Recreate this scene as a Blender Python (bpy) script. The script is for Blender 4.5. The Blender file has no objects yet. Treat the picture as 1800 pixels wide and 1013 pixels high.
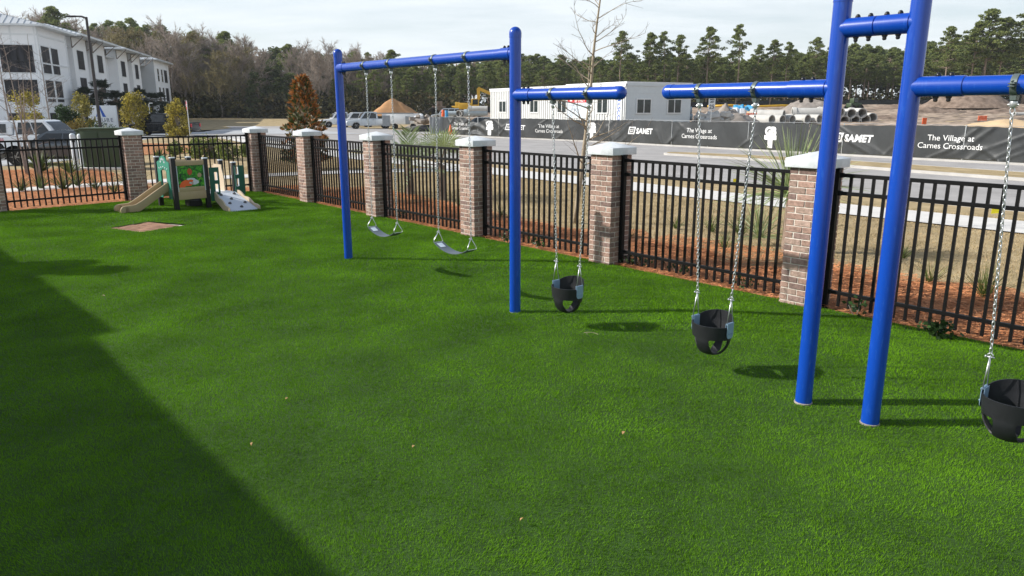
import bpy, bmesh, math, random
import numpy as np
from mathutils import Vector, Matrix
R = math.radians
random.seed(11)
RNG = np.random.default_rng(5)
C = bpy.context.scene.collection
scene = bpy.context.scene

# ---------------------------------------------------------------- camera
PITCH = math.atan(316/1300); CAMH = 2.35
cd = bpy.data.cameras.new('camera'); cam = bpy.data.objects.new('camera', cd); C.objects.link(cam)
cam.location = (0, 0, CAMH); cam.rotation_euler = (math.pi/2 - PITCH, 0, 0)
cd.sensor_width = 36; cd.lens = 26.0; cd.clip_start = 0.05; cd.clip_end = 3000
scene.camera = cam
# ---------------------------------------------------------------- light
SUN_EL = R(31.5); SUN_AZ = math.atan2(0.06, -1.0)      # where the sun stands
sun_dir = Vector((math.cos(SUN_EL)*math.cos(SUN_AZ), math.cos(SUN_EL)*math.sin(SUN_AZ), math.sin(SUN_EL)))
ld = bpy.data.lights.new('sun', 'SUN'); ld.energy = 4.6; ld.angle = R(0.55); ld.color = (1.0, 0.955, 0.88)
lo = bpy.data.objects.new('sun', ld); C.objects.link(lo); lo.location = (0, 0, 60)
lo.rotation_euler = sun_dir.to_track_quat('Z', 'Y').to_euler()
world = bpy.data.worlds.new('World'); scene.world = world; world.use_nodes = True
nt = world.node_tree; nt.nodes.clear()
sky = nt.nodes.new('ShaderNodeTexSky'); sky.sky_type = 'NISHITA'; sky.sun_disc = False
sky.sun_elevation = SUN_EL; sky.sun_rotation = math.pi/2 - SUN_AZ
sky.air_density = 1.0; sky.dust_density = 1.2; sky.ozone_density = 1.0
tc = nt.nodes.new('ShaderNodeTexCoord'); sep = nt.nodes.new('ShaderNodeSeparateXYZ')
nt.links.new(tc.outputs['Generated'], sep.inputs[0])
def wmath(op, a, b=None, clamp=False):
    n = nt.nodes.new('ShaderNodeMath'); n.operation = op; n.use_clamp = clamp
    for i, v in enumerate((a, b)):
        if v is None: continue
        if isinstance(v, (int, float)): n.inputs[i].default_value = v
        else: nt.links.new(v, n.inputs[i])
    return n.outputs[0]
den = wmath('ADD', wmath('MAXIMUM', sep.outputs[2], 0.0), 0.12)
cmb = nt.nodes.new('ShaderNodeCombineXYZ')
nt.links.new(wmath('DIVIDE', sep.outputs[0], den), cmb.inputs[0]); nt.links.new(wmath('DIVIDE', sep.outputs[1], den), cmb.inputs[1])
mp = nt.nodes.new('ShaderNodeMapping'); mp.inputs['Scale'].default_value = (0.45, 0.9, 1); mp.inputs['Rotation'].default_value = (0, 0, 0.5)
nt.links.new(cmb.outputs[0], mp.inputs[0])
nz = nt.nodes.new('ShaderNodeTexNoise'); nz.inputs['Scale'].default_value = 1.3; nz.inputs['Detail'].default_value = 6; nz.inputs['Roughness'].default_value = 0.55
nt.links.new(mp.outputs[0], nz.inputs['Vector'])
elev = wmath('MULTIPLY', wmath('SUBTRACT', sep.outputs[2], 0.16, True), 1.3, True)
cf = wmath('MULTIPLY', wmath('SUBTRACT', nz.outputs['Fac'], 0.42), 2.2)
cf = wmath('ADD', cf, 0.72)
cf = wmath('SUBTRACT', cf, elev, True)
mixn = nt.nodes.new('ShaderNodeMix'); mixn.data_type = 'RGBA'
nt.links.new(cf, mixn.inputs['Factor']); nt.links.new(sky.outputs[0], mixn.inputs['A'])
mixn.inputs['B'].default_value = (6.45, 6.95, 7.25, 1)
bg = nt.nodes.new('ShaderNodeBackground'); bg.inputs['Strength'].default_value = 0.112
wo = nt.nodes.new('ShaderNodeOutputWorld')
nt.links.new(mixn.outputs['Result'], bg.inputs[0]); nt.links.new(bg.outputs[0], wo.inputs[0])
scene.view_settings.view_transform = 'Standard'; scene.view_settings.look = 'None'
scene.view_settings.exposure = 0.40; scene.view_settings.gamma = 1.0

# ---------------------------------------------------------------- calibration helpers (photo pixel -> place)
_c, _s = math.cos(PITCH), math.sin(PITCH)
def ray(x, y):
    u = (x-900)/1300; v = (506.5-y)/1300
    return (u, _c+v*_s, -_s+v*_c)
def G(x, y, z=0.0):
    r = ray(x, y); t = (z-CAMH)/r[2]; return (r[0]*t, r[1]*t)
def AT(x, y, Y):
    r = ray(x, y); t = Y/r[1]; return (r[0]*t, Y, CAMH+r[2]*t)

# ---------------------------------------------------------------- materials
def mat(name, col, rough=0.7, metal=0.0, var=0.12, vscale=3.0, bump=0.0, bscale=60.0, spec=0.4, coat=0.0,
        col2=None, attr=False, transl=0.0, detail=4.0, stretch=None, thresh=None):
    m = bpy.data.materials.new(name); m.use_nodes = True
    n = m.node_tree.nodes; l = m.node_tree.links
    b = n['Principled BSDF']; out = n['Material Output']
    b.inputs['Roughness'].default_value = rough; b.inputs['Metallic'].default_value = metal
    b.inputs['Specular IOR Level'].default_value = spec; b.inputs['Coat Weight'].default_value = coat
    t = n.new('ShaderNodeTexCoord'); vec = t.outputs['Object']
    if stretch:
        mpn = n.new('ShaderNodeMapping'); mpn.inputs['Scale'].default_value = stretch
        l.new(vec, mpn.inputs[0]); vec = mpn.outputs[0]
    nz = n.new('ShaderNodeTexNoise'); nz.inputs['Scale'].default_value = vscale; nz.inputs['Detail'].default_value = detail
    nz.inputs['Roughness'].default_value = 0.6
    l.new(vec, nz.inputs['Vector'])
    r = n.new('ShaderNodeValToRGB'); e = r.color_ramp.elements
    lo_, hi_ = thresh if thresh else (0.3, 0.7)
    e[0].position = lo_; e[1].position = hi_
    a = [max(0, c*(1-var)) for c in col]; z = [min(1, c*(1+var)) for c in (col2 or col)]
    e[0].color = (*a, 1); e[1].color = (*z, 1)
    l.new(nz.outputs['Fac'], r.inputs[0]); src = r.outputs[0]
    if attr:
        at = n.new('ShaderNodeAttribute'); at.attribute_name = 'tint'
        mx = n.new('ShaderNodeMix'); mx.data_type = 'RGBA'; mx.blend_type = 'MULTIPLY'; mx.inputs['Factor'].default_value = 1
        l.new(src, mx.inputs['A']); l.new(at.outputs['Color'], mx.inputs['B']); src = mx.outputs['Result']
    l.new(src, b.inputs['Base Color'])
    if bump:
        nb = n.new('ShaderNodeTexNoise'); nb.inputs['Scale'].default_value = bscale; nb.inputs['Detail'].default_value = 5
        l.new(t.outputs['Object'], nb.inputs['Vector'])
        bp = n.new('ShaderNodeBump'); bp.inputs['Strength'].default_value = bump; bp.inputs['Distance'].default_value = 0.02
        l.new(nb.outputs['Fac'], bp.inputs['Height']); l.new(bp.outputs[0], b.inputs['Normal'])
    if transl:
        tr = n.new('ShaderNodeBsdfTranslucent'); ms = n.new('ShaderNodeMixShader'); ms.inputs[0].default_value = transl
        l.new(src, tr.inputs[0]); l.new(b.outputs[0], ms.inputs[1]); l.new(tr.outputs[0], ms.inputs[2]); l.new(ms.outputs[0], out.inputs[0])
    return m
M = {}
M['blue'] = mat('blue powder coat', (0.004, 0.058, 0.40), 0.26, 0, 0.03, 7, 0.03, 350, 0.5, coat=0.2, col2=(0.022, 0.10, 0.46), thresh=(.56, .78), stretch=(5, 5, 1), detail=9)
M['black_cap'] = mat('black bolt cap', (0.012, 0.012, 0.014), 0.35, 0, 0.1)
M['clamp'] = mat('grey green clamp', (0.13, 0.16, 0.155), 0.45, 0.3, 0.15, 20)
M['galv'] = mat('galvanised steel', (0.62, 0.64, 0.65), 0.36, 0.85, 0.12, 60)
M['rubber'] = mat('black rubber', (0.013, 0.014, 0.017), 0.5, 0, 0.2, 12, 0.12, 400)
M['belt'] = mat('grey belt rubber', (0.10, 0.125, 0.15), 0.5, 0, 0.12, 12, 0.1, 300)
M['bracket'] = mat('blue grey bracket', (0.22, 0.33, 0.45), 0.45, 0.1, 0.08, 20)
M['label_white'] = mat('pale sticker', (0.6, 0.68, 0.76), 0.5, 0, 0.05)
M['fence'] = mat('black fence paint', (0.005, 0.005, 0.0055), 0.5, 0, 0.15, 12, 0, 1, 0.18)
M['brick'] = mat('brick', (0.365, 0.25, 0.205), 0.9, 0, 0.34, 26, 0.6, 120, 0.2, attr=True, detail=6)
M['mortar'] = mat('mortar', (0.70, 0.65, 0.58), 0.95, 0, 0.18, 14, 0.5, 90, 0.2)
M['cap'] = mat('cast stone cap', (0.62, 0.65, 0.67), 0.8, 0, 0.13, 9, 0.15, 60, 0.3)
M['turf_bed'] = mat('turf bed', (0.028, 0.070, 0.008), 0.95, 0, 0.2, 4)
M['turf'] = mat('turf blades', (0.118, 0.275, 0.009), 0.8, 0, 0.21, 1.1, 0, 1, 0.03, attr=True, transl=0.25, col2=(0.142, 0.312, 0.011), detail=9, thresh=(.34, .66))  # broad colour noise paints in the light and dark lay of the pile
M['tan_grass'] = mat('dormant lawn', (0.33, 0.25, 0.135), 0.95, 0, 0.2, 1.2, 0.9, 40, 0.1, col2=(0.42, 0.33, 0.195), detail=10)
M['tan_blade'] = mat('dormant grass blades', (0.44, 0.34, 0.195), 0.8, 0, 0.2, 3, 0, 1, 0.1, attr=True, transl=0.15)
M['straw'] = mat('pine straw bed', (0.20, 0.075, 0.03), 0.95, 0, 0.3, 9, 1.0, 60, 0.1, col2=(0.52, 0.25, 0.12), detail=10)
M['straw_needle'] = mat('pine straw needles', (0.62, 0.27, 0.12), 0.75, 0, 0.2, 3, 0, 1, 0.2, attr=True)
M['kerb'] = mat('kerb concrete', (0.46, 0.445, 0.42), 0.9, 0, 0.12, 2, 0.2, 60, 0.2, detail=8)
M['concrete'] = mat('pale concrete', (0.64, 0.62, 0.59), 0.9, 0, 0.08, 2, 0.2, 60, 0.2, detail=8)
M['asphalt'] = mat('old asphalt', (0.33, 0.315, 0.305), 0.92, 0, 0.1, 0.5, 0.5, 90, 0.25, detail=10, col2=(0.39, 0.375, 0.365))
M['asphalt2'] = mat('paler asphalt', (0.42, 0.43, 0.44), 0.9, 0, 0.1, 0.4, 0.4, 90, 0.25, detail=8)
M['dirt'] = mat('construction dirt', (0.16, 0.125, 0.10), 0.97, 0, 0.35, 0.35, 1.0, 6, 0.1, col2=(0.36, 0.28, 0.215), detail=12, stretch=(1, 2.2, 1), thresh=(0.36, 0.62))
M['mound'] = mat('dug soil', (0.17, 0.125, 0.095), 0.97, 0, 0.3, 1.3, 1.0, 8, 0.1, col2=(0.25, 0.19, 0.15), detail=10)
M['mound_grey'] = mat('grey rubble soil', (0.30, 0.265, 0.235), 0.97, 0, 0.3, 1.5, 1.0, 8, 0.1, detail=10)
M['sand'] = mat('orange sand', (0.47, 0.26, 0.125), 0.97, 0, 0.18, 0.8, 0.9, 8, 0.1, detail=10)
M['sand_pale'] = mat('pale sand', (0.60, 0.44, 0.27), 0.97, 0, 0.12, 0.8, 0.6, 8, 0.1)
M['banner'] = mat('black mesh fabric', (0.042, 0.046, 0.049), 0.5, 0, 0.16, 1.5, 0.1, 300, 0.3)
M['banner_grey'] = mat('grey fence fabric', (0.25, 0.27, 0.29), 0.8, 0, 0.1, 4)
M['white_print'] = mat('white print', (0.78, 0.79, 0.8), 0.7, 0, 0.04)
M['pipe'] = mat('concrete pipe', (0.50, 0.49, 0.465), 0.85, 0, 0.12, 1.5, 0.2, 30, 0.2)
M['pipe_grey'] = mat('grey plastic pipe', (0.36, 0.42, 0.45), 0.6, 0, 0.08, 2)
M['site_white'] = mat('white ribbed steel', (0.68, 0.69, 0.68), 0.55, 0, 0.04, 2)
M['site_shaded'] = mat('shaded white siding', (0.62, 0.66, 0.68), 0.6, 0, 0.04, 2)  # shade of the side turned from the sun is put into this colour
M['frame_white'] = mat('white window frame', (0.75, 0.76, 0.76), 0.5, 0, 0.03)
M['glass'] = mat('dark glass', (0.012, 0.015, 0.018), 0.06, 0, 0.1, 2, 0, 1, 0.6)
M['glass_site'] = mat('site window glass', (0.035, 0.045, 0.045), 0.12, 0, 0.3, 3, 0, 1, 0.5)
M['screen'] = mat('dark porch screen', (0.016, 0.015, 0.018), 0.6, 0, 0.6, 0.8, 0, 1, 0.2, col2=(0.03, 0.03, 0.035), stretch=(4, 4, 0.6))
M['stucco'] = mat('white board siding', (0.86, 0.87, 0.89), 0.8, 0, 0.03, 0.6, 0, 60, 0.2)
M['stucco_grey'] = mat('grey siding', (0.48, 0.50, 0.52), 0.8, 0, 0.04, 0.6)
M['roof_metal'] = mat('pale metal roof', (0.62, 0.64, 0.65), 0.42, 0.2, 0.05, 0.6, 0, 1, 0.5)
M['red'] = mat('red', (0.55, 0.02, 0.03), 0.5, 0, 0.05)
M['darkblue'] = mat('dark blue print', (0.02, 0.10, 0.45), 0.5, 0, 0.05)
M['navy'] = mat('navy print', (0.03, 0.05, 0.12), 0.5, 0, 0.05)
M['grey_print'] = mat('grey print', (0.35, 0.36, 0.38), 0.6, 0, 0.05)
M['bronze'] = mat('bronze pole', (0.035, 0.03, 0.03), 0.45, 0.2, 0.1)
M['util_green'] = mat('utility green', (0.035, 0.06, 0.025), 0.5, 0, 0.08, 2)
M['util_green2'] = mat('utility grey green', (0.09, 0.14, 0.09), 0.5, 0, 0.08, 2)
M['bollard'] = mat('bollard white', (0.62, 0.68, 0.72), 0.5, 0, 0.05)
M['car_white'] = mat('white car paint', (0.72, 0.74, 0.76), 0.25, 0, 0.02, 2, 0, 1, 0.5, coat=0.5)
M['car_silver'] = mat('silver car paint', (0.48, 0.52, 0.56), 0.3, 0.35, 0.02, 2, 0, 1, 0.5, coat=0.5)
M['car_dark'] = mat('dark grey car paint', (0.06, 0.075, 0.09), 0.22, 0.3, 0.03, 2, 0, 1, 0.5, coat=0.8)
M['car_black'] = mat('black car paint', (0.006, 0.008, 0.013), 0.25, 0, 0.03, 2, 0, 1, 0.3, coat=0.2)
M['tyre'] = mat('tyre', (0.012, 0.012, 0.012), 0.85, 0, 0.1)
M['rim'] = mat('alloy rim', (0.55, 0.57, 0.58), 0.35, 0.7, 0.05)
M['trim'] = mat('black trim', (0.015, 0.015, 0.016), 0.6, 0, 0.1)
M['chrome'] = mat('chrome', (0.75, 0.76, 0.78), 0.18, 1.0, 0.02)
M['lamp_clear'] = mat('headlight', (0.75, 0.8, 0.85), 0.1, 0.3, 0.02)
M['lamp_red'] = mat('tail light', (0.6, 0.02, 0.03), 0.25, 0, 0.02)
M['play_green'] = mat('playset green', (0.012, 0.10, 0.065), 0.45, 0, 0.06, 3)
M['play_teal'] = mat('playset light green', (0.03, 0.24, 0.165), 0.45, 0, 0.06, 3)
M['play_tan'] = mat('playset tan', (0.42, 0.32, 0.19), 0.55, 0, 0.06, 3)
M['play_beige'] = mat('playset beige panel', (0.62, 0.50, 0.36), 0.55, 0, 0.06, 3)
M['play_post'] = mat('playset dark post', (0.018, 0.017, 0.018), 0.6, 0, 0.1, 10, 0.2, 60)
M['play_white'] = mat('playset pale board', (0.62, 0.66, 0.72), 0.5, 0, 0.04, 3)
M['hold'] = mat('climbing hold', (0.12, 0.12, 0.13), 0.7, 0, 0.1)
M['orange'] = mat('orange plastic', (0.80, 0.13, 0.03), 0.5, 0, 0.1)
M['yellow'] = mat('yellow machine paint', (0.62, 0.36, 0.03), 0.5, 0, 0.1, 2)
M['beige'] = mat('beige steel', (0.58, 0.53, 0.43), 0.6, 0, 0.05)
M['teal'] = mat('teal plastic', (0.03, 0.38, 0.34), 0.5, 0, 0.05)
M['cyan'] = mat('blue tarp', (0.05, 0.30, 0.55), 0.6, 0, 0.15, 5)
M['paper'] = mat('white wrap', (0.75, 0.77, 0.79), 0.7, 0, 0.1, 5)
M['darkred'] = mat('dark red load', (0.28, 0.03, 0.04), 0.6, 0, 0.2, 5)
M['bark'] = mat('bark', (0.27, 0.21, 0.165), 0.95, 0, 0.3, 5, 0.5, 20, 0.1, attr=False)
M['bark_pale'] = mat('pale bark', (0.36, 0.30, 0.22), 0.9, 0, 0.25, 14, 0.3, 60, 0.1)
M['bark_grey'] = mat('grey bark', (0.27, 0.235, 0.21), 0.95, 0, 0.25, 5, 0, 20, 0.1)
M['needle'] = mat('pine foliage', (0.115, 0.15, 0.05), 0.85, 0, 0.25, 0.9, 0, 1, 0.1, attr=True, transl=0.4, col2=(0.22, 0.26, 0.10))
M['evergreen'] = mat('evergreen foliage', (0.065, 0.092, 0.036), 0.85, 0, 0.25, 0.9, 0, 1, 0.1, attr=True, transl=0.35, col2=(0.12, 0.15, 0.06))
M['twig'] = mat('bare twigs', (0.31, 0.265, 0.225), 0.95, 0, 0.2, 0.5, 0, 1, 0.1, attr=True, transl=0.2, col2=(0.36, 0.31, 0.27))
M['olive_twig'] = mat('olive budding twigs', (0.27, 0.235, 0.12), 0.95, 0, 0.2, 0.5, 0, 1, 0.1, attr=True, transl=0.1)
M['leaf_yellow'] = mat('yellow green leaves', (0.27, 0.235, 0.03), 0.6, 0, 0.25, 2, 0, 1, 0.3, attr=True, transl=0.3, col2=(0.36, 0.30, 0.05))
M['leaf_green'] = mat('round shrub leaves', (0.035, 0.075, 0.018), 0.5, 0, 0.25, 2, 0, 1, 0.3, attr=True, transl=0.2)
M['leaf_low'] = mat('ground shrub leaves', (0.16, 0.21, 0.05), 0.6, 0, 0.25, 2, 0, 1, 0.3, attr=True, transl=0.3)
M['magnolia'] = mat('magnolia leaves', (1, 1, 1), 0.35, 0, 0.0, 2, 0, 1, 0.5, attr=True, transl=0.15)
M['frond'] = mat('silvery palm frond', (0.30, 0.37, 0.19), 0.5, 0, 0.15, 3, 0, 1, 0.4, attr=True, transl=0.2)
M['frond_dark'] = mat('dark palmetto frond', (0.022, 0.036, 0.018), 0.6, 0, 0.2, 3, 0, 1, 0.3, attr=True, transl=0.15)
M['blade_green'] = mat('strap leaves', (0.10, 0.14, 0.035), 0.5, 0, 0.2, 3, 0, 1, 0.3, attr=True, transl=0.2)
M['undergrowth'] = mat('brush', (0.10, 0.08, 0.045), 0.95, 0, 0.3, 0.15, 0, 1, 0.1, attr=True, transl=0.1, col2=(0.06, 0.07, 0.025))
M['dry_leaf'] = mat('dry leaf', (0.42, 0.24, 0.10), 0.7, 0, 0.2, 5)
M['silt'] = mat('black silt fabric', (0.025, 0.026, 0.028), 0.8, 0, 0.2, 1)
M['paver'] = mat('tan pavers', (0.33, 0.20, 0.14), 0.9, 0, 0.2, 10, 0.3, 60, 0.2, attr=True)
M['skin'] = mat('skin', (0.45, 0.25, 0.17), 0.6)
M['hivis'] = mat('hi vis vest', (0.55, 0.72, 0.06), 0.7, 0, 0.05)
M['denim'] = mat('dark trousers', (0.03, 0.04, 0.07), 0.8)
M['white_trim'] = mat('white trim', (0.74, 0.76, 0.78), 0.6, 0, 0.03)
M['dark_opening'] = mat('pipe inside', (0.10, 0.095, 0.09), 0.9)

# ---------------------------------------------------------------- mesh helpers
class MB:
    def __init__(s): s.v = []; s.f = []; s.t = []; s.tint = None
    def add(s, vs, fs, tint=None):
        k = len(s.v); s.v.extend([tuple(v) for v in vs]); s.f.extend([tuple(i+k for i in f) for f in fs])
        s.t.extend([tint or (1, 1, 1)]*len(fs)); return s
    def box(s, c, d, rz=0.0, tint=None, rot=None, taper=1.0):
        m = rot if rot is not None else Matrix.Rotation(rz, 3, 'Z')
        vs = []
        for z in (-.5, .5):
            for x, y in ((-.5, -.5), (.5, -.5), (.5, .5), (-.5, .5)):
                k = taper if z > 0 else 1
                vs.append(m @ Vector((x*d[0]*k, y*d[1]*k, z*d[2])) + Vector(c))
        return s.add(vs, [(0, 3, 2, 1), (4, 5, 6, 7), (0, 1, 5, 4), (1, 2, 6, 5), (2, 3, 7, 6), (3, 0, 4, 7)], tint)
    def tube(s, pts, r, n=8, caps=True, closed=False, tint=None):
        P = [Vector(p) for p in pts]; m = len(P); rr = r if isinstance(r, (list, tuple)) else [r]*m
        tan = []
        for i in range(m):
            if closed: a = P[(i+1) % m]-P[i-1]
            else: a = P[min(i+1, m-1)]-P[max(i-1, 0)]
            tan.append(a.normalized())
        up = Vector((0, 0, 1)) if abs(tan[0].z) < .9 else Vector((1, 0, 0))
        nrm = tan[0].cross(up).normalized(); vs = []
        for i in range(m):
            nrm = (nrm - tan[i]*nrm.dot(tan[i])).normalized(); b = tan[i].cross(nrm)
            for k in range(n):
                a = 2*math.pi*k/n; vs.append(P[i]+(nrm*math.cos(a)+b*math.sin(a))*rr[i])
        fs = []
        for i in range(m if closed else m-1):
            j = (i+1) % m
            for k in range(n): fs.append((i*n+k, i*n+(k+1) % n, j*n+(k+1) % n, j*n+k))
        if caps and not closed: fs.append(tuple(range(n))[::-1]); fs.append(tuple((m-1)*n+k for k in range(n)))
        return s.add(vs, fs, tint)
    def lathe(s, c, prof, n=16, axis=None, tint=None):      # prof: (radius, height) list
        ax = (axis or Vector((0, 0, 1))).normalized(); q = ax.to_track_quat('Z', 'Y').to_matrix()
        vs = []; fs = []
        for r, h in prof:
            for k in range(n):
                a = 2*math.pi*k/n; vs.append(q @ Vector((r*math.cos(a), r*math.sin(a), h)) + Vector(c))
        for i in range(len(prof)-1):
            for k in range(n): fs.append((i*n+k, i*n+(k+1) % n, (i+1)*n+(k+1) % n, (i+1)*n+k))
        fs.append(tuple(range(n))[::-1]); fs.append(tuple((len(prof)-1)*n+k for k in range(n)))
        return s.add(vs, fs, tint)
    def prism(s, poly, z0, z1, tint=None):                    # poly in xy, ccw
        n = len(poly)
        vs = [(x, y, z0) for x, y in poly]+[(x, y, z1) for x, y in poly]
        fs = [tuple(range(n))[::-1], tuple(range(n, 2*n))]+[(i, (i+1) % n, n+(i+1) % n, n+i) for i in range(n)]
        return s.add(vs, fs, tint)
    def slab(s, poly, o, ux, uz, th, tint=None):              # poly (u,w) in plane, thickness th along normal
        ux = Vector(ux); uz = Vector(uz); nn = ux.cross(uz).normalized(); o = Vector(o); n = len(poly)
        vs = [o+ux*a+uz*b for a, b in poly]+[o+ux*a+uz*b+nn*th for a, b in poly]
        fs = [tuple(range(n))[::-1], tuple(range(n, 2*n))]+[(i, (i+1) % n, n+(i+1) % n, n+i) for i in range(n)]
        return s.add(vs, fs, tint)
    def build(s, name, m, parent=None, smooth=False, bevel=0, seg=2):
        me = bpy.data.meshes.new(name); me.from_pydata(s.v, [], s.f); me.validate(); me.update()
        if any(t != (1, 1, 1) for t in s.t) or (m and m.node_tree.nodes.get('Attribute')):
            a = me.color_attributes.new('tint', 'FLOAT_COLOR', 'CORNER')
            tot = np.array([p.loop_total for p in me.polygons]) if len(me.polygons) == len(s.t) else None
            if tot is not None:
                cc = np.repeat(np.array([(*t, 1) for t in s.t], dtype=np.float32), tot, axis=0)
            else: cc = np.ones((len(me.loops), 4), dtype=np.float32)
            a.data.foreach_set('color', cc.ravel())
        o = bpy.data.objects.new(name, me); C.objects.link(o)
        if m: me.materials.append(m)
        if smooth:
            me.shade_smooth()
            if smooth != 'all':
                try: me.set_sharp_from_angle(angle=R(40))
                except Exception: pass
        if bevel:
            bm = bmesh.new(); bm.from_mesh(me)
            bmesh.ops.bevel(bm, geom=[e for e in bm.edges if len(e.link_faces) == 2 and e.calc_face_angle(0) > R(30)], offset=bevel, segments=seg, affect='EDGES', profile=0.5)
            bm.to_mesh(me); bm.free()
            me.shade_smooth()
            try: me.set_sharp_from_angle(angle=R(35))
            except Exception: pass
        if parent is not None: o.parent = parent
        return o
def tag(o, label, cat, group=None, kind=None):
    if label: o['label'] = label
    if cat: o['category'] = cat
    if group: o['group'] = group
    if kind: o['kind'] = kind
    return o
def thing(name, label, cat, loc=(0, 0, 0), rotz=0.0, group=None):
    o = bpy.data.objects.new(name, None); C.objects.link(o); o.location = loc; o.rotation_euler = (0, 0, rotz)
    o.empty_display_size = 0.2
    return tag(o, label, cat, group)
def struct(o): o['kind'] = 'structure'; return o
def copy_tree(o, parent=None):
    c = o.copy(); C.objects.link(c); c.parent = parent
    for ch in list(o.children): copy_tree(ch, c)
    return c
def npmesh(name, verts, polys_n, m, tint=None, parent=None):   # verts (N*k,3) laid out polygon by polygon, k verts each
    k = polys_n; nv = len(verts); nf = nv//k
    me = bpy.data.meshes.new(name); me.vertices.add(nv); me.vertices.foreach_set('co', verts.astype(np.float32).ravel())
    me.loops.add(nv); me.loops.foreach_set('vertex_index', np.arange(nv, dtype=np.int32))
    me.polygons.add(nf); me.polygons.foreach_set('loop_start', np.arange(0, nv, k, dtype=np.int32))
    try: me.polygons.foreach_set('loop_total', np.full(nf, k, dtype=np.int32))
    except Exception: pass
    me.update(calc_edges=True)
    if tint is not None:
        a = me.color_attributes.new('tint', 'FLOAT_COLOR', 'POINT')
        cc = np.ones((nf, 4), dtype=np.float32); cc[:, :3] = tint
        a.data.foreach_set('color', np.repeat(cc, k, axis=0).ravel())
    me.materials.append(m)
    o = bpy.data.objects.new(name, me); C.objects.link(o)
    if parent is not None: o.parent = parent
    return o
def rand_unit(n):
    v = RNG.normal(size=(n, 3)); return v/np.linalg.norm(v, axis=1)[:, None]
def cards(P, size, tint_lo, tint_hi, aspect=1.0, flat=0.0, jitter=0.5):
    """leaf cards: returns (verts 4n x 3, tint n x 3)"""
    n = len(P); a = rand_unit(n); a[:, 2] *= (1-flat); a /= np.linalg.norm(a, axis=1)[:, None]
    b = np.cross(a, rand_unit(n)); b /= np.linalg.norm(b, axis=1)[:, None]
    s = (np.asarray(size)*np.ones(n)*(1+jitter*(RNG.random(n)-0.5)))[:, None]
    V = np.stack([P-a*s*.5, P+b*s*.28*aspect, P+a*s*.5, P-b*s*.28*aspect], axis=1).reshape(-1, 3)
    t = RNG.random((n, 1)); T = np.array(tint_lo)*(1-t)+np.array(tint_hi)*t
    return V, T
def text_geo(txt, size, bold=0.0, align='CENTER', spacing=1.0, shear=0.0, res=3):
    cu = bpy.data.curves.new('txt', 'FONT'); cu.body = txt; cu.size = size; cu.align_x = align; cu.offset = bold
    cu.space_character = spacing; cu.shear = shear; cu.resolution_u = res; cu.fill_mode = 'FRONT'
    o = bpy.data.objects.new('txt', cu); C.objects.link(o)
    dg = bpy.context.evaluated_depsgraph_get(); me = bpy.data.meshes.new_from_object(o.evaluated_get(dg))
    vs = [tuple(v.co) for v in me.vertices]; fs = [tuple(p.vertices) for p in me.polygons]
    bpy.data.objects.remove(o); bpy.data.curves.remove(cu); bpy.data.meshes.remove(me)
    return vs, fs

# ---------------------------------------------------------------- the ground and its layers
DA = Vector((0.652, -0.758, 0)); NA = Vector((0.758, 0.652, 0))      # right fence: along, outwards
DB = Vector((0.70, 0.714, 0)); NB = Vector((-0.714, 0.70, 0))        # left fence: along, outwards
bline = [(-60, 71.5), (-6.38, 70.54), (-1.93, 64.14), (5.94, 56.19), (10.5, 49.59), (16.74, 40.91), (19.57, 36.83), (22.56, 32.96), (38, 12.5), (70, -30)]
def sstep(a, b, x):
    t = np.clip((x-a)/(b-a), 0, 1); return t*t*(3-2*t)
def bdist(X, Y):                                       # distance beyond the construction fence line
    X = np.asarray(X, float); Y = np.asarray(Y, float)
    d = (X-10.5)*0.78 + (Y-49.6)*0.625
    return d
def tz(X, Y):
    X = np.asarray(X, float); Y = np.asarray(Y, float)
    right = 2.9*np.clip((bdist(X, Y)-4)/105, 0, 1)
    left = 0.95*sstep(95, 170, Y)
    w = sstep(-45, 5, X)
    return right*w*sstep(70, 92, Y+X*0.9+10) + left*(1-w)
def tzf(x, y): return float(tz(x, y))
def grid_mesh(name, xs, ys, zf, m, mask=None):
    X, Y = np.meshgrid(xs, ys); Z = zf(X, Y); nx = len(xs); ny = len(ys)
    V = np.stack([X, Y, Z], -1).reshape(-1, 3); F = []
    for j in range(ny-1):
        for i in range(nx-1):
            if mask is None or mask((xs[i]+xs[i+1])/2, (ys[j]+ys[j+1])/2):
                k = j*nx+i; F.append((k, k+1, k+nx+1, k+nx))
    used = sorted({i for f in F for i in f}); mp_ = {u: i for i, u in enumerate(used)}
    me = bpy.data.meshes.new(name); me.from_pydata([tuple(V[u]) for u in used], [], [tuple(mp_[i] for i in f) for f in F]); me.update(); me.shade_smooth()
    o = bpy.data.objects.new(name, me); C.objects.link(o); me.materials.append(m); return o
gx = np.concatenate([np.linspace(-900, -260, 9), np.linspace(-240, 260, 101), np.linspace(280, 900, 9)])
gy = np.concatenate([np.linspace(-120, -10, 6), np.linspace(0, 260, 66), np.linspace(300, 1600, 12)])
struct(grid_mesh('ground', gx, gy, tz, M['tan_grass']))
RNG0 = np.random.default_rng(3)
NW = [(RNG0.normal()*1.0, RNG0.normal()*1.0, RNG0.random()*6.28) for _ in range(8)]
def rough(X, Y, f, a):
    z = np.zeros_like(np.asarray(X, float))
    for i, (p, q, r) in enumerate(NW): z = z + np.sin(p*f*X*(1+.3*i)+q*f*Y*(1+.3*i)+r)/(1+.4*i)
    return a*z
def dirt_z(X, Y): return tz(X, Y)+0.02+sstep(3, 12, bdist(X, Y))*(0.05+rough(X, Y, 0.55, 0.05)+rough(X, Y, 2.1, 0.03))
dx_ = np.linspace(-8, 170, 300); dy_ = np.linspace(2, 168, 230)
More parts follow.
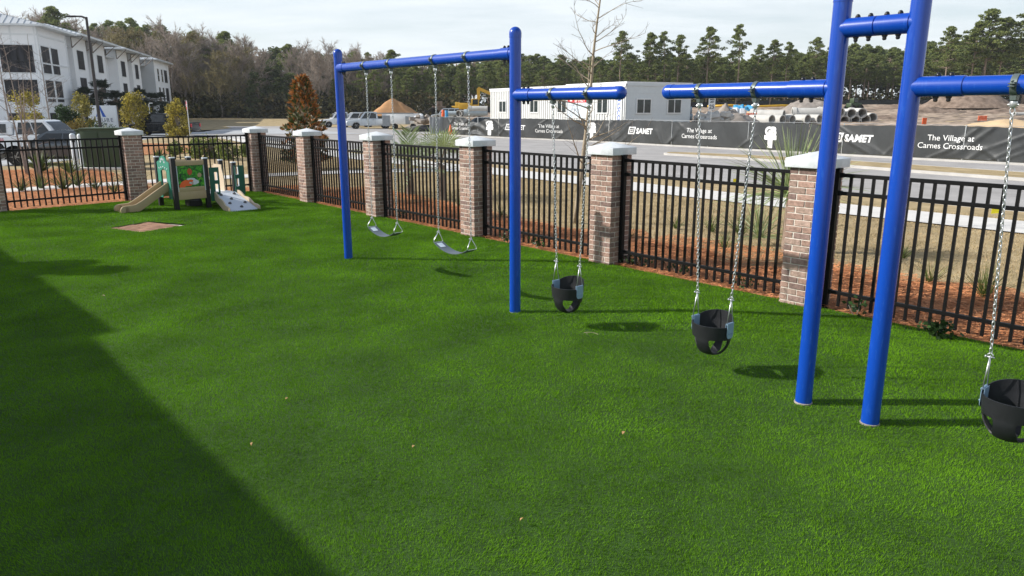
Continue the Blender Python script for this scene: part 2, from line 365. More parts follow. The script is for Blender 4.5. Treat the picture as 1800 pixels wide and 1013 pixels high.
struct(grid_mesh('construction_dirt', dx_, dy_, dirt_z, M['dirt'], lambda x, y: bdist(x, y) > 0.6 and y < 166-0.0*x))

def sheet(name, poly, z, m):
    b = MB(); b.add([(x, y, z) for x, y in poly], [tuple(range(len(poly)))]); o = b.build(name, m)
    if o.data.polygons[0].normal.z < 0: o.data.flip_normals()
    return struct(o)
def smooth_line(pts, it=2):
    for _ in range(it):
        q = [pts[0]]
        for a, b in zip(pts, pts[1:]):
            q.append((a[0]*.75+b[0]*.25, a[1]*.75+b[1]*.25)); q.append((a[0]*.25+b[0]*.75, a[1]*.25+b[1]*.75))
        q.append(pts[-1]); pts = q
    return pts
# the sidewalk along the road (far edge, near edge)
WF = smooth_line([(-24, 66), (-16.64, 53.2), (-11.3, 44.68), (-7.96, 39.0), (-0.97, 30.39), (2.49, 26.06), (6.28, 20.9), (9.6, 17.0), (13.5, 12.5), (22, 2.5)])
WN = smooth_line([(-26, 65), (-18.3, 51.6), (-12.7, 43.2), (-9.3, 37.5), (-2.35, 29.0), (1.1, 24.8), (4.95, 19.7), (8.25, 15.8), (12.1, 11.3), (20.6, 1.3)])
M['concrete_walk'] = M['concrete']
sheet('sidewalk', WF+WN[::-1], 0.028, M['concrete'])
pa = [(-30, 10.5), (-17.5, 19.0), (-15.0, 22.3), (-12.4, 24.7), (-9.9, 26.9), (-7.4, 28.4), (-4.2, 29.7), (-1.2, 30.0)]
pb = [(-29, 9.2), (-16.9, 17.9), (-14.4, 21.2), (-11.8, 23.5), (-9.3, 25.7), (-7.0, 27.1), (-4.0, 28.2), (-1.0, 28.4)]
sheet('walking_path', smooth_line(pa)+smooth_line(pb)[::-1], 0.024, M['concrete'])
# road: near kerb line to far kerb line
RN = smooth_line([(-30, 66.5), (-19.5, 57.0), (-14.0, 48.8), (-8.0, 41.5), (-0.9, 32.3), (4.3, 26.3), (7.3, 23.4), (11.3, 17.9), (15.8, 12.6), (24, 2.5)])
RF = smooth_line([(-60, 69.5), (-12, 69.9), (-7.0, 69.0), (-3.0, 63.0), (4.9, 55.0), (9.6, 48.3), (15.6, 39.8), (18.5, 35.6), (21.5, 31.7), (37, 11.3), (45, 0)])
sheet('road', RN+RF[::-1], 0.008, M['asphalt'])
# wide junction and parking apron to the left, paler asphalt
sheet('parking_lot', [(-62, 31.0), (-23, 30.2), (-20.5, 31.5), (-20.5, 41), (-27, 52), (-30, 66), (-34, 70), (-70, 62), (-95, 50)], 0.012, M['asphalt2'])
sheet('side_road', [(-62, 69.4), (-6.6, 70.2), (-8, 76), (-13, 88), (-20, 100), (-34, 104), (-50, 92)], 0.016, M['asphalt'])
sheet('turning_circle', smooth_line([(-34, 70.6), (-14, 62), (-19, 56.2), (-26, 63), (-31, 66.5), (-38, 70), (-34, 84), (-27, 92), (-20, 80), (-14, 71)]), 0.020, M['asphalt2'])
def ribbon(name, line, w, z0, z1, m):
    b = MB(); n = len(line); L = []
    for i in range(n):
        a = Vector((*line[min(i+1, n-1)], 0))-Vector((*line[max(i-1, 0)], 0)); a.normalize(); p = Vector((-a.y, a.x, 0)); q = Vector((*line[i], 0))
        L.append((q-p*w/2, q+p*w/2))
    vs = []; fs = []
    for l, r in L: vs += [(l.x, l.y, z0), (l.x, l.y, z1), (r.x, r.y, z1), (r.x, r.y, z0)]
    for i in range(n-1):
        for k in range(3): fs.append((4*i+k, 4*i+k+1, 4*i+k+5, 4*i+k+4))
    b.add(vs, fs); o = b.build(name, m); return struct(o)
ribbon('road_kerb', RN, 0.15, -0.02, 0.09, M['kerb'])
ribbon('road_kerb', [p for p in RF if p[0] > -7.6], 0.2, -0.02, 0.10, M['kerb'])
# median with its own kerb
MD = smooth_line([(8.0, 39.2), (7.9, 38.5), (8.5, 37.8), (12.0, 33.6), (15.8, 26.4), (24, 13), (30, 3), (31.5, 4), (25.8, 13.9), (17.6, 28.6), (15.9, 31.8), (12.4, 36.6), (9.2, 39.6), (8.3, 39.8), (8.0, 39.2)], 2)
sheet('median_grass', MD[:-1], 0.105, M['tan_grass'])
ribbon('median_kerb', MD, 0.14, -0.02, 0.112, M['kerb'])
# verge between banner and far kerb is ground; pine straw beds
inner = Vector((-5.16, 18.63, 0))
def Apt(s, off): v = Vector((-7.40, 21.36, 0))+DA*s+NA*off; return (v.x, v.y)
def Bpt(s, off): v = Vector((-7.40, 21.36, 0))-DB*s+NB*off; return (v.x, v.y)
outA = []
for i in range(60):
    s = -1.2+i*0.46; w = 2.3+0.5*math.sin(i*0.5)+0.35*math.sin(i*1.37+1)
    if s < 5: w = 1.5+0.3*math.sin(i)
    outA.append(Apt(s, w))
sheet('pine_straw_bed', [Apt(0.0, 0.0)]+outA+[Apt(26, 0.0)], 0.012, M['straw'])
sheet('pine_straw_bed', [Bpt(-0.3, 0.0), Bpt(-0.6, 1.2), Bpt(1.2, 3.1), Bpt(1.8, 4.5), Bpt(1.6, 7.0), Bpt(0.6, 9.8), Bpt(0.9, 12.4), Bpt(3.2, 14.2), Bpt(6.2, 15.2), Bpt(9, 15.5), Bpt(14, 14.6), Bpt(26, 14.2), Bpt(26, 0.0)], 0.016, M['straw'])
sheet('pine_straw_bed', smooth_line([(-22.5, 50.5), (-19.6, 47.5), (-18.0, 44.8), (-16.6, 41.5), (-18.0, 38.9), (-21, 37.8), (-27, 39.5), (-31, 44), (-30, 50), (-26, 52)], 1), 0.032, M['straw'])
sheet('building_lawn', [(-64, 70.5), (-34, 70.8), (-31.5, 77), (-34, 92), (-52, 130), (-75, 130)], 0.020, M['tan_grass'])

# ---------------------------------------------------------------- turf
TCOR = Apt(0.22, 0.02)
turf_poly = [Bpt(0.2, 0.03), Bpt(22, 0.03), (-23.5, 0), (-8, -6), (9, -2), Apt(25, 0.03), Apt(0.2, 0.03)]
hatch = [(-8.02, 14.55), (-7.62, 15.42), (-6.60, 15.02), (-7.12, 14.05)]
def turf_z(X, Y):
    X = np.asarray(X, float); Y = np.asarray(Y, float)
    a = (X-(-7.4))*NA.x+(Y-21.36)*NA.y; b = (X-(-7.4))*NB.x+(Y-21.36)*NB.y
    e = np.clip(np.minimum(-a, -b)/1.6, 0, 1)
    h = np.clip((np.hypot(X+7.3, Y-14.8)-0.9)/1.5, 0, 1)
    return e*h*(0.018*(np.sin(0.9*X+0.5*Y+1)+np.sin(-0.5*X+1.15*Y)*0.8+np.sin(1.9*X+0.9*Y+2)*0.4)+0.022)
bm = bmesh.new()
tg = grid_mesh('turf_base', np.linspace(-26, 14, 110), np.linspace(-6, 23, 90), lambda X, Y: turf_z(X, Y)+0.036, M['turf_bed'],
    lambda x, y: True)
bm = bmesh.new(); bm.from_mesh(tg.data)
def cut(p, n):
    g = bm.verts[:]+bm.edges[:]+bm.faces[:]
    bmesh.ops.bisect_plane(bm, geom=g, plane_co=(*p, 0), plane_no=n, clear_outer=True)
cut(Apt(0, 0.03), NA); cut(Bpt(0, 0.03), NB)
# opening round the drain hatch
hv = [Vector((x, y, 0)) for x, y in hatch]
for i in range(4):
    a, b_ = hv[i], hv[(i+1) % 4]; d = (b_-a).normalized(); nn = Vector((d.y, -d.x, 0))
    bmesh.ops.bisect_plane(bm, geom=bm.verts[:]+bm.edges[:]+bm.faces[:], plane_co=a, plane_no=nn)
def inpoly(X, Y, poly):
    X = np.asarray(X, float); Y = np.asarray(Y, float); r = np.zeros(X.shape, bool); n = len(poly)
    for i in range(n):
        x0, y0 = poly[i]; x1, y1 = poly[(i+1) % n]
        if y0 == y1: continue
        c = ((y0 > Y) != (y1 > Y)) & (X < (x1-x0)*(Y-y0)/(y1-y0)+x0); r ^= c
    return r
kill = [f for f in bm.faces if bool(inpoly(f.calc_center_median().x, f.calc_center_median().y, hatch))]
bmesh.ops.delete(bm, geom=kill, context='FACES')
bm.to_mesh(tg.data); bm.free(); tg.data.shade_smooth(); struct(tg)

def blade_field(name, pts, hgt, wid, m, lean=0.5, tint=((.75, .8, .7), (1.2, 1.15, 1.2)), zf=None, leanv=None):
    n = len(pts); X = pts[:, 0]; Y = pts[:, 1]; Z = zf(X, Y) if zf is not None else np.zeros(n)
    h = hgt*(0.7+0.6*RNG.random(n)); w = wid*(0.8+0.4*RNG.random(n))
    a = RNG.random(n)*2*np.pi; d = np.stack([np.cos(a), np.sin(a), np.zeros(n)], -1)
    b = RNG.random(n)*2*np.pi; L = lean*RNG.random(n)
    tip = np.stack([np.cos(b)*L*h, np.sin(b)*L*h, h], -1)
    if leanv is not None: tip[:, :2] += leanv*h[:, None]
    P = np.stack([X, Y, Z], -1)
    V = np.stack([P-d*w[:, None]/2, P+d*w[:, None]/2, P+tip], axis=1).reshape(-1, 3)
    t = RNG.random((n, 1)); T = np.array(tint[0])*(1-t)+np.array(tint[1])*t
    return npmesh(name, V, 3, m, T)
def scatter(x0, x1, y0, y1, dens, keep):
    n = int((x1-x0)*(y1-y0)*dens); X = x0+(x1-x0)*RNG.random(n); Y = y0+(y1-y0)*RNG.random(n)
    k = keep(X, Y); return np.stack([X[k], Y[k]], -1)
def in_turf(X, Y):
    a = (X+7.4)*NA.x+(Y-21.36)*NA.y; b = (X+7.4)*NB.x+(Y-21.36)*NB.y
    return (a < 0.02) & (b < 0.02) & (np.abs(X) < 0.80*Y+0.9) & ~inpoly(X, Y, hatch)
parts = []
for (ya, yb, dens, hh, ww) in ((2.5, 5.0, 19000, .017, .0034), (5.0, 7.5, 13000, .018, .0044), (7.5, 10.5, 8000, .022, .0060), (10.5, 14.5, 5000, .024, .0085), (14.5, 21.8, 3200, .025, .0115)):
    p = scatter(-0.8*yb-1, min(0.8*yb+1, 9), ya, yb, dens, in_turf); parts.append((p, hh, ww))
P = np.concatenate([p for p, _, _ in parts]); HH = np.concatenate([np.full(len(p), h) for p, h, _ in parts]); WW = np.concatenate([np.full(len(p), w) for p, _, w in parts])
lx = np.sin(P[:, 0]*1.1+P[:, 1]*2.3)+np.sin(P[:, 0]*3.1-P[:, 1]*1.7+1)+0.8*np.sin(P[:, 0]*6.3+P[:, 1]*7.7); ly = np.sin(P[:, 0]*2.2-P[:, 1]*1.3+2)+0.8*np.sin(P[:, 1]*4.1+P[:, 0]*0.9)+.7*np.sin(P[:, 0]*9.3-P[:, 1]*5.7)
clump = 0.5+0.5*np.sin(P[:, 0]*23+3*np.sin(P[:, 1]*9))*np.sin(P[:, 1]*27+3*np.sin(P[:, 0]*8))
HH = HH*(0.8+0.35*clump)
o = blade_field('artificial_turf', P, HH, WW, M['turf'], lean=0.95, zf=lambda X, Y: turf_z(X, Y)+0.034, leanv=np.stack([lx, ly], -1)*0.17+np.array([0.0, -0.10]), tint=((.74, .78, .8), (1.25, 1.2, 1.3)))
tag(o, None, None, kind='stuff')
# pine straw needles and dormant grass beyond the fence
def seg_needles(name, pts, ln, w, m, z=0.02, lift=0.02, tint=((.6, .55, .5), (1.3, 1.3, 1.3))):
    n = len(pts); a = RNG.random(n)*2*np.pi; L = ln*(0.5+RNG.random(n)); d = np.stack([np.cos(a)*L, np.sin(a)*L, (RNG.random(n)-.3)*lift], -1)
    pz = np.stack([-np.sin(a)*w, np.cos(a)*w, np.zeros(n)], -1)
    Pp = np.stack([pts[:, 0], pts[:, 1], z+RNG.random(n)*lift], -1)
    V = np.stack([Pp-d*.5-pz*.5, Pp-d*.5+pz*.5, Pp+d*.5+pz*.5+np.array([0, 0, .004]), Pp+d*.5-pz*.5], axis=1).reshape(-1, 3)
    t = RNG.random((n, 1)); T = np.array(tint[0])*(1-t)+np.array(tint[1])*t
    o = npmesh(name, V, 4, m, T); tag(o, None, None, kind='stuff'); return o
def offA(X, Y): return (X+7.4)*NA.x+(Y-21.36)*NA.y
def offB(X, Y): return (X+7.4)*NB.x+(Y-21.36)*NB.y
pn = scatter(-9, 12, 2, 24, 520, lambda X, Y: (offA(X, Y) > 0.05) & (offA(X, Y) < 2.5+0.5*np.sin(X*2+Y)) & (offB(X, Y) < 0.5) & (np.abs(X) < .8*Y+1))
pn2 = scatter(-30, -6, 8, 34, 170, lambda X, Y: (offB(X, Y) > 0.05) & (offB(X, Y) < 13.8) & (offA(X, Y) < -1.5) & (np.abs(X) < .8*Y+1) & (~inpoly(X, Y, smooth_line(pa)+smooth_line(pb)[::-1])))
seg_needles('pine_straw', np.concatenate([pn, pn2]), 0.15, 0.007, M['straw_needle'], lift=0.05)
WALKP = WF+WN[::-1]; PATHP = smooth_line(pa)+smooth_line(pb)[::-1]
def grasskeep(X, Y):
    k = (offA(X, Y) > 2.3) & (np.abs(X) < .8*Y+1) & ~inpoly(X, Y, WALKP) & ~inpoly(X, Y, PATHP) & ~inpoly(X, Y, RN+RF[::-1])
    return k & (offB(X, Y) < 12) & (offA(X, Y) < 10.5)
pg = scatter(-11, 14, 4, 36, 420, grasskeep)
pg = pg[:]
o = blade_field('dormant_grass', pg, np.full(len(pg), .034), np.full(len(pg), .011), M['tan_blade'], lean=1.3, zf=lambda X, Y: np.full(len(X), .0)); tag(o, None, None, kind='stuff')
# hatch: tan brick grate in its pit
hx = sum(p[0] for p in hatch)/4; hy = sum(p[1] for p in hatch)/4
t = thing('drain_hatch', 'tan paver covered drain hatch sunk in the turf in front of the slide', 'drain hatch', (hx, hy, 0))
b = MB(); b.add([((x-hx)*.98, (y-hy)*.98, 0.012) for x, y in hatch], [(0, 3, 2, 1)]); b.build('base', M['mortar'], t)
b = MB(); U = (Vector((*hatch[3], 0))-Vector((*hatch[0], 0))); V_ = (Vector((*hatch[1], 0))-Vector((*hatch[0], 0))); H0 = Vector((hatch[0][0]-hx, hatch[0][1]-hy, 0))
for i in range(9):
    for j in range(5):
        off = 0.5 if j % 2 else 0
        a0 = (i+off)/9.5; a1 = a0+0.094; c0 = j/5+.01; c1 = c0+.175
        k = 0.8+0.4*random.random(); q = [H0+U*a0+V_*c0, H0+U*a1+V_*c0, H0+U*a1+V_*c1, H0+U*a0+V_*c1]
        b.prism([(v.x, v.y) for v in q], 0.019, 0.027+0.003*random.random(), (k, k*.95, k*.9))
b.build('pavers', M['paver'], t)

# ---------------------------------------------------------------- brick pillars
PW = 0.43
def brick_shaft_mb(seed):
    rr = random.Random(seed); b = MB(); core = MB()
    hw = PW/2-0.006; core.box((0, 0, 0.84), (2*hw, 2*hw, 1.68)); ch = 0.0762; n = 22
    for j in range(n):
        z = 0.005+j*ch+0.033
        for f in range(4):
            rm = Matrix.Rotation(f*math.pi/2, 3, 'Z')
            # running bond: even courses full+full, odd courses half+full+half; corners shared by alternating faces
            ends = (-PW/2, PW/2) if (f+j) % 2 == 0 else (-PW/2+0.102, PW/2-0.102)
            if (f+j) % 2 == 0: cuts = [-PW/2, -0.005, 0.005, PW/2]; spans = [(-PW/2, -0.0055), (0.0055, PW/2)]
            else: spans = [(-PW/2+0.113, PW/2-0.113)]
            for a, c_ in spans:
                pr_ = 0.004*rr.random(); v = rr.random(); k = 0.78+0.42*rr.random()
                if v < .18: t = (k*1.15, k*1.2, k*1.2)
                elif v < .38: t = (k*.72, k*.72, k*.76)
                else: t = (k*1.02, k*.97, k*.95)
                ctr = rm @ Vector(((a+c_)/2, -PW/2+0.05-pr_, 0)); ctr.z = z
                b.box(ctr, (c_-a, 0.10, 0.0655), rot=rm, tint=t)
    return core, b
def make_pillar(x, y, rz, label, seed):
    t = thing('brick_pillar', label, 'pillar', (x, y, 0), rz, 'brick pillars of the playground fence')
    core, b = brick_shaft_mb(seed); s = core.build('shaft', M['mortar'], t); b.build('bricks', M['brick'], s, bevel=0.004, seg=1)
    c = MB(); w = 0.265; h0 = 1.68
    vs = [(-w, -w, h0), (w, -w, h0), (w, w, h0), (-w, w, h0), (-w, -w, h0+.105), (w, -w, h0+.105), (w, w, h0+.105), (-w, w, h0+.105), (0, 0, h0+.185)]
    c.add(vs, [(0, 3, 2, 1), (0, 1, 5, 4), (1, 2, 6, 5), (2, 3, 7, 6), (3, 0, 4, 7), (4, 5, 8), (5, 6, 8), (6, 7, 8), (7, 4, 8)])
    c.build('cap', M['cap'], t, bevel=0.006)
    return t
rzA = math.atan2(DA.y, DA.x); rzB = math.atan2(DB.y, DB.x)
near = [(-5.16, 18.63), (-2.96, 16.01), (-0.69, 13.47), (1.47, 10.96), (3.56, 8.47)]
pilA = [(-7.26, 21.36)]+[(x+.023, y+.303) for x, y in near]+[(5.75, 6.17), (7.95, 3.6)]
plab = ['brick pillar with white cap at the far corner where the two fences meet',
 'brick pillar with white cap right in front of the rusty magnolia tree',
 'brick pillar just right of the left blue swing post, left of the palm fronds',
 'brick pillar behind the right chain of the second belt swing',
 'brick pillar between the tall middle blue post and the free end of its arm, beside the bare young tree',
 'brick pillar half hidden behind the tall blue post at right, largest in view',
 'brick pillar next along the fence beyond the right edge of the photo',
 'brick pillar last along the right fence outside the photo']
for i, (x, y) in enumerate(pilA): make_pillar(x, y, rzA, plab[i], 10+i)
pilB = [(-9.85, 19.42), (-11.93, 16.98), (-14.05, 14.8), (-16.2, 12.6)]
plabB = ['brick pillar standing behind the tan slide, between utility boxes and black fence',
 'brick pillar cut by the left edge of the photo', 'brick pillar along the left fence outside the photo', 'brick pillar last along the left fence outside the photo']
for i, (x, y) in enumerate(pilB): make_pillar(x, y, rzB, plabB[i], 30+i)
# ---------------------------------------------------------------- fence panels
pk = MB(); pk.box((0, 0, 0), (0.029, 0.029, 1.54)); pk_me = pk.build('picket', M['fence']); picket_mesh = pk_me.data; bpy.data.objects.remove(pk_me)
def fence_panel(p, q, label, gate=False):
    p = Vector((*p, 0)); q = Vector((*q, 0)); d = (q-p).normalized(); a = p+d*(PW/2+0.0); L = (q-p).length-PW
    t = thing('picket_fence', label, 'fence', a, math.atan2(d.y, d.x), 'black picket fence panels')
    for x in (0.045, L-0.045):
        b = MB(); b.box((x, 0, 0.84), (0.062, 0.062, 1.66)); b.box((x, 0, 1.675), (0.074, 0.074, 0.02)); b.build('post', M['fence'], t, bevel=0.003, seg=1)
    for z, h in ((1.605, .042), (1.40, .042), (0.235, .042)):
        b = MB(); b.box((L/2, 0, z), (L-0.155, 0.040, h)); 
        for x in (0.095, L-0.095): b.box((x, 0, z), (0.034, 0.05, h+.014))
        b.build('rail', M['fence'], t, bevel=0.003, seg=1)
    n = int(round((L-0.16)/0.128)); 
    for i in range(1, n):
        o = bpy.data.objects.new('picket', picket_mesh); C.objects.link(o); o.parent = t; o.location = (0.08+(L-0.16)*i/n, 0, 0.845)
    return t
flab = ['black fence panel running from the corner pillar towards the magnolia',
 'black fence panel right behind the left blue swing post', 'black fence panel in front of the silvery palm behind the belt swings',
 'black fence panel behind the tall middle blue post', 'black fence panel behind the middle bucket swing, above red pine straw',
 'black fence panel at the right edge behind the pair of blue posts', 'black fence panel beyond the right edge of the photo']
for i in range(7): fence_panel(pilA[i], pilA[i+1], flab[i])
flabB = ['black fence panel behind the small green playset', 'black fence panel in front of the dark sedan and green utility boxes',
  'black fence panel left of the photo edge', 'black fence panel furthest along the left fence']
ptsB = [pilA[0]]+pilB
for i in range(4): fence_panel(ptsB[i+1], ptsB[i], flabB[i])

# ---------------------------------------------------------------- swing frames
P1 = Vector((-2.56, 11.37, 0)); SD = Vector((0.649, -0.761, 0)); SN = Vector((-0.761, -0.649, 0))
sang = math.atan2(SD.y, SD.x)
def dome(c, axis, r, n=24, m_=8):
    pr_ = [(r*math.cos(i*math.pi/2/m_)+1e-4, r*math.sin(i*math.pi/2/m_)) for i in range(m_+1)]
    return MB().lathe(c, pr_, n, axis)
RP = 0.064; RBm = 0.061
def post(t, s, top=3.13, capz=True):
    b = MB(); b.lathe((s, 0, -0.05), [(RP, 0), (RP, top+.05)], 32); b.build('post', M['blue'], t, smooth=True)
    b = MB(); b.lathe((s, 0, 0.0), [(RP+.007, 0), (RP+.007, .042), (RP+.002, .046)], 24); b.build('base_ring', M['mound_grey'], t, smooth=True)
    b = dome((s, 0, top), Vector((0, 0, 1)), RP+0.003, 32); b.lathe((s, 0, top-0.045), [(RP+.003, 0), (RP+.003, .046)], 32)
    b.build('post_cap', M['blue'], t, smooth=True)
def beam(t, s0, s1, z, free=None):
    b = MB(); b.lathe((s0, 0, z), [(RBm, 0), (RBm, s1-s0)], 32, Vector((1, 0, 0))); b.build('beam', M['blue'], t, smooth=True)
    if free is not None:
        d = Vector((1, 0, 0)) if free > (s0+s1)/2 else Vector((-1, 0, 0))
        c = dome((free-d.x*0.055, 0, z), d, RBm+.003, 32); c.lathe((free-d.x*0.105, 0, z), [(RBm+.003, 0), (RBm+.003, .052)], 32, d)
        c.build('end_cap', M['blue'], t, smooth=True)
def collar(t, s0, s1, z):
    b = MB(); b.lathe((s0, 0, z), [(RBm+.006, 0), (RBm+.006, s1-s0-.004), (RBm+.001, s1-s0)], 32, Vector((1, 0, 0))); b.build('collar', M['blue'], t, smooth=True)
    # thin dark gap ring
def bolts(t, ss, z):
    for s in ss:
        b = dome((s, 0, z+RBm+0.012), Vector((0, 0, 1)), 0.016, 12, 5); b.lathe((s, 0, z+RBm-.004), [(.018, 0), (.018, .016)], 12); b.build('bolt', M['black_cap'], t, smooth=True)
        b = MB(); b.lathe((s, 0, z-RBm+.004), [(.019, 0), (.019, .016), (.014, .02), (.014, .036), (.008, .042)], 12, Vector((0, 0, -1))); b.build('bolt', M['black_cap'], t, smooth=True)
def clamp(t, s, z):
    b = MB(); w = 0.019; r = RBm+.006
    b.lathe((s-w, 0, z), [(r, 0), (r, 2*w)], 32, Vector((1, 0, 0)))
    for sg in (-1, 1):
        b.box((s, sg*(r+.014), z+.006), (.038, .034, .007)); b.box((s, sg*(r+.014), z-.010), (.038, .034, .007))
        b.lathe((s, sg*(r+.018), z-.022), [(.007, 0), (.007, .040), (.011, .041), (.011, .048)], 8)
    b.box((s, 0, z-r-.012), (.034, .05, .03), taper=1.2)
    b.build('clamp', M['clamp'], t, bevel=0.002, seg=1)
f1 = thing('swing_frame', 'blue steel swing frame with high beam for belt swings and a low arm ending free', 'swing frame', P1, sang)
post(f1, 0); post(f1, 4.0)
beam(f1, 0.0, 4.0, 2.925); collar(f1, 0.06, 0.20, 2.925); collar(f1, 3.78, 3.945, 2.925); bolts(f1, (0.13, 0.175), 2.925); bolts(f1, (3.82, 3.885), 2.925)
beam(f1, 4.0, 5.50, 2.49, 5.565); collar(f1, 4.055, 4.27, 2.49); bolts(f1, (4.14, 4.21), 2.49)
CL1 = (0.80, 1.46, 2.49, 3.16); CL1b = (4.60, 5.115)
for s in CL1: clamp(f1, s, 2.925)
for s in CL1b: clamp(f1, s, 2.49)
f2 = thing('swing_frame', 'blue steel swing frame with two close tall posts and a low arm each side', 'swing frame', P1, sang)
post(f2, 7.58); post(f2, 8.115)
beam(f2, 7.58, 8.115, 2.905); collar(f2, 7.63, 7.838, 2.905); collar(f2, 7.845, 8.07, 2.905); bolts(f2, (7.70, 7.79, 7.90, 7.99), 2.905)
beam(f2, 6.09, 7.58, 2.49, 6.025); collar(f2, 7.235, 7.53, 2.49); bolts(f2, (7.33, 7.41), 2.49)
beam(f2, 8.115, 9.62, 2.49, 9.685); collar(f2, 8.165, 8.45, 2.49); bolts(f2, (8.28, 8.36), 2.49)
CL2 = (6.41, 6.945); CL2b = (8.735, 9.27)
for s in CL2+CL2b: clamp(f2, s, 2.49)

# ---------------------------------------------------------------- chains and swings
def link_mesh(b, c, d, side, Ln=0.042, W=0.023, r=0.0033, n=12):
    pts = []
    hw = W/2-r; hl = Ln/2-hw-r
    for i in range(n):
        a = 2*math.pi*i/n; x = math.cos(a)*hw; y = math.sin(a)*hw+(hl if math.sin(a) > 1e-6 else -hl if math.sin(a) < -1e-6 else 0)
        pts.append(c+side*x+d*y)
    b.tube(pts, r, 6, closed=True)
def chain(t, a, c, name='chain', k=1.0):
    a = Vector(a); c = Vector(c); L = (c-a).length; d = (c-a)/L; n = int(L/0.0295); b = MB()
    u = d.cross(Vector((0, 1, 0))).normalized(); v = d.cross(u); tw = R(38)
    for i in range(n):
        ang = tw+(math.pi/2 if i % 2 else 0); side = u*math.cos(ang)+v*math.sin(ang)
        link_mesh(b, a+d*L*(i+.5)/n, d, side, Ln=L/n+0.0145, r=0.0036*k, W=0.024*k)
    return b.build(name, M['galv'], t, smooth='all')
def hanger(t, s, z):                        # swivel body and shackle under a clamp, swing-frame local coords
    b = MB(); b.lathe((s, 0, z), [(.008, 0), (.021, -.008), (.024, -.026), (.018, -.044), (.006, -.05)][::-1], 14)
    b.tube([(s-.03, 0, z-.028), (s+.03, 0, z-.028)], .007, 8)
    b.tube([(s+.013*math.cos(a), 0, z-.066+.020*math.sin(a)) for a in [i*2*math.pi/12 for i in range(12)]], .0045, 6, closed=True)
    b.build('hanger', M['galv'], t, smooth=True)
def shackle(b, c):
    c = Vector(c)
    b.tube([c+Vector((.015, .0, -.012)), c+Vector((.015, 0, .006)), c+Vector((0, 0, .018)), c+Vector((-.015, 0, .006)), c+Vector((-.015, 0, -.012))], .0045, 7)
    b.tube([c+Vector((-.026, 0, -.012)), c+Vector((.026, 0, -.012))], .0055, 7)
    b.tube([c+Vector((-.030, 0, -.012)), c+Vector((-.022, 0, -.012))], .010, 7)
def belt_swing(s0, s1, label):
    t = thing('belt_swing', label, 'swing', P1, sang, 'belt swings on the high beam')
    m = (s0+s1)/2; zt = 2.925-RBm-.03
    hx = 0.345
    for sg, s in ((-1, s0), (1, s1)):
        hanger(t, s, zt); ap = Vector((m+sg*hx, 0, 0.80)); chain(t, (s, 0, zt-.082), ap+Vector((0, 0, .015)))
        b = MB(); ey = Vector((m+sg*(hx+.015), 0, 0.665)); shackle(b, ap)
        b.tube([ap, ey+Vector((0, -.062, .03)), ey+Vector((0, -.072, 0)), ey+Vector((0, -.06, -.006)), ey+Vector((0, .06, -.006)), ey+Vector((0, .072, 0)), ey+Vector((0, .062, .03)), ap], .0052, 7, closed=False)
        b.build('triangle_hook', M['galv'], t, smooth='all')
    b = MB(); n = 24; Wd = .075; th = .007; vs = []; fs = []
    for i in range(n+1):
        u = -1+2*i/n; x = m+u*(hx+.005); z = 0.66-0.088*(1-u*u)**1.0
        for y, dz in ((-Wd, 0), (Wd, 0), (Wd, -th), (-Wd, -th)): vs.append((x, y, z+dz))
    for i in range(n):
        for k in range(4): fs.append((4*i+k, 4*i+(k+1) % 4, 4*i+4+(k+1) % 4, 4*i+4+k))
    fs += [(0, 1, 2, 3), (4*n+3, 4*n+2, 4*n+1, 4*n)]
    b.add(vs, fs); b.build('seat', M['belt'], t, smooth=True)
    b = MB(); u0, u1 = -.93, -.66; q = []
    for u in (u0, u1):
        for y in (-.052, .030): q.append((m+u*(hx+.005), y, 0.664-0.088*(1-u*u)))
    b.add([q[0], q[2], q[3], q[1]], [(0, 1, 2, 3)]); b.build('sticker', M['label_white'], t)
    return t
belt_swing(CL1[0], CL1[1], 'grey rubber belt swing nearest the left post, farther of the two')
belt_swing(CL1[2], CL1[3], 'grey rubber belt swing nearer the tall middle post')
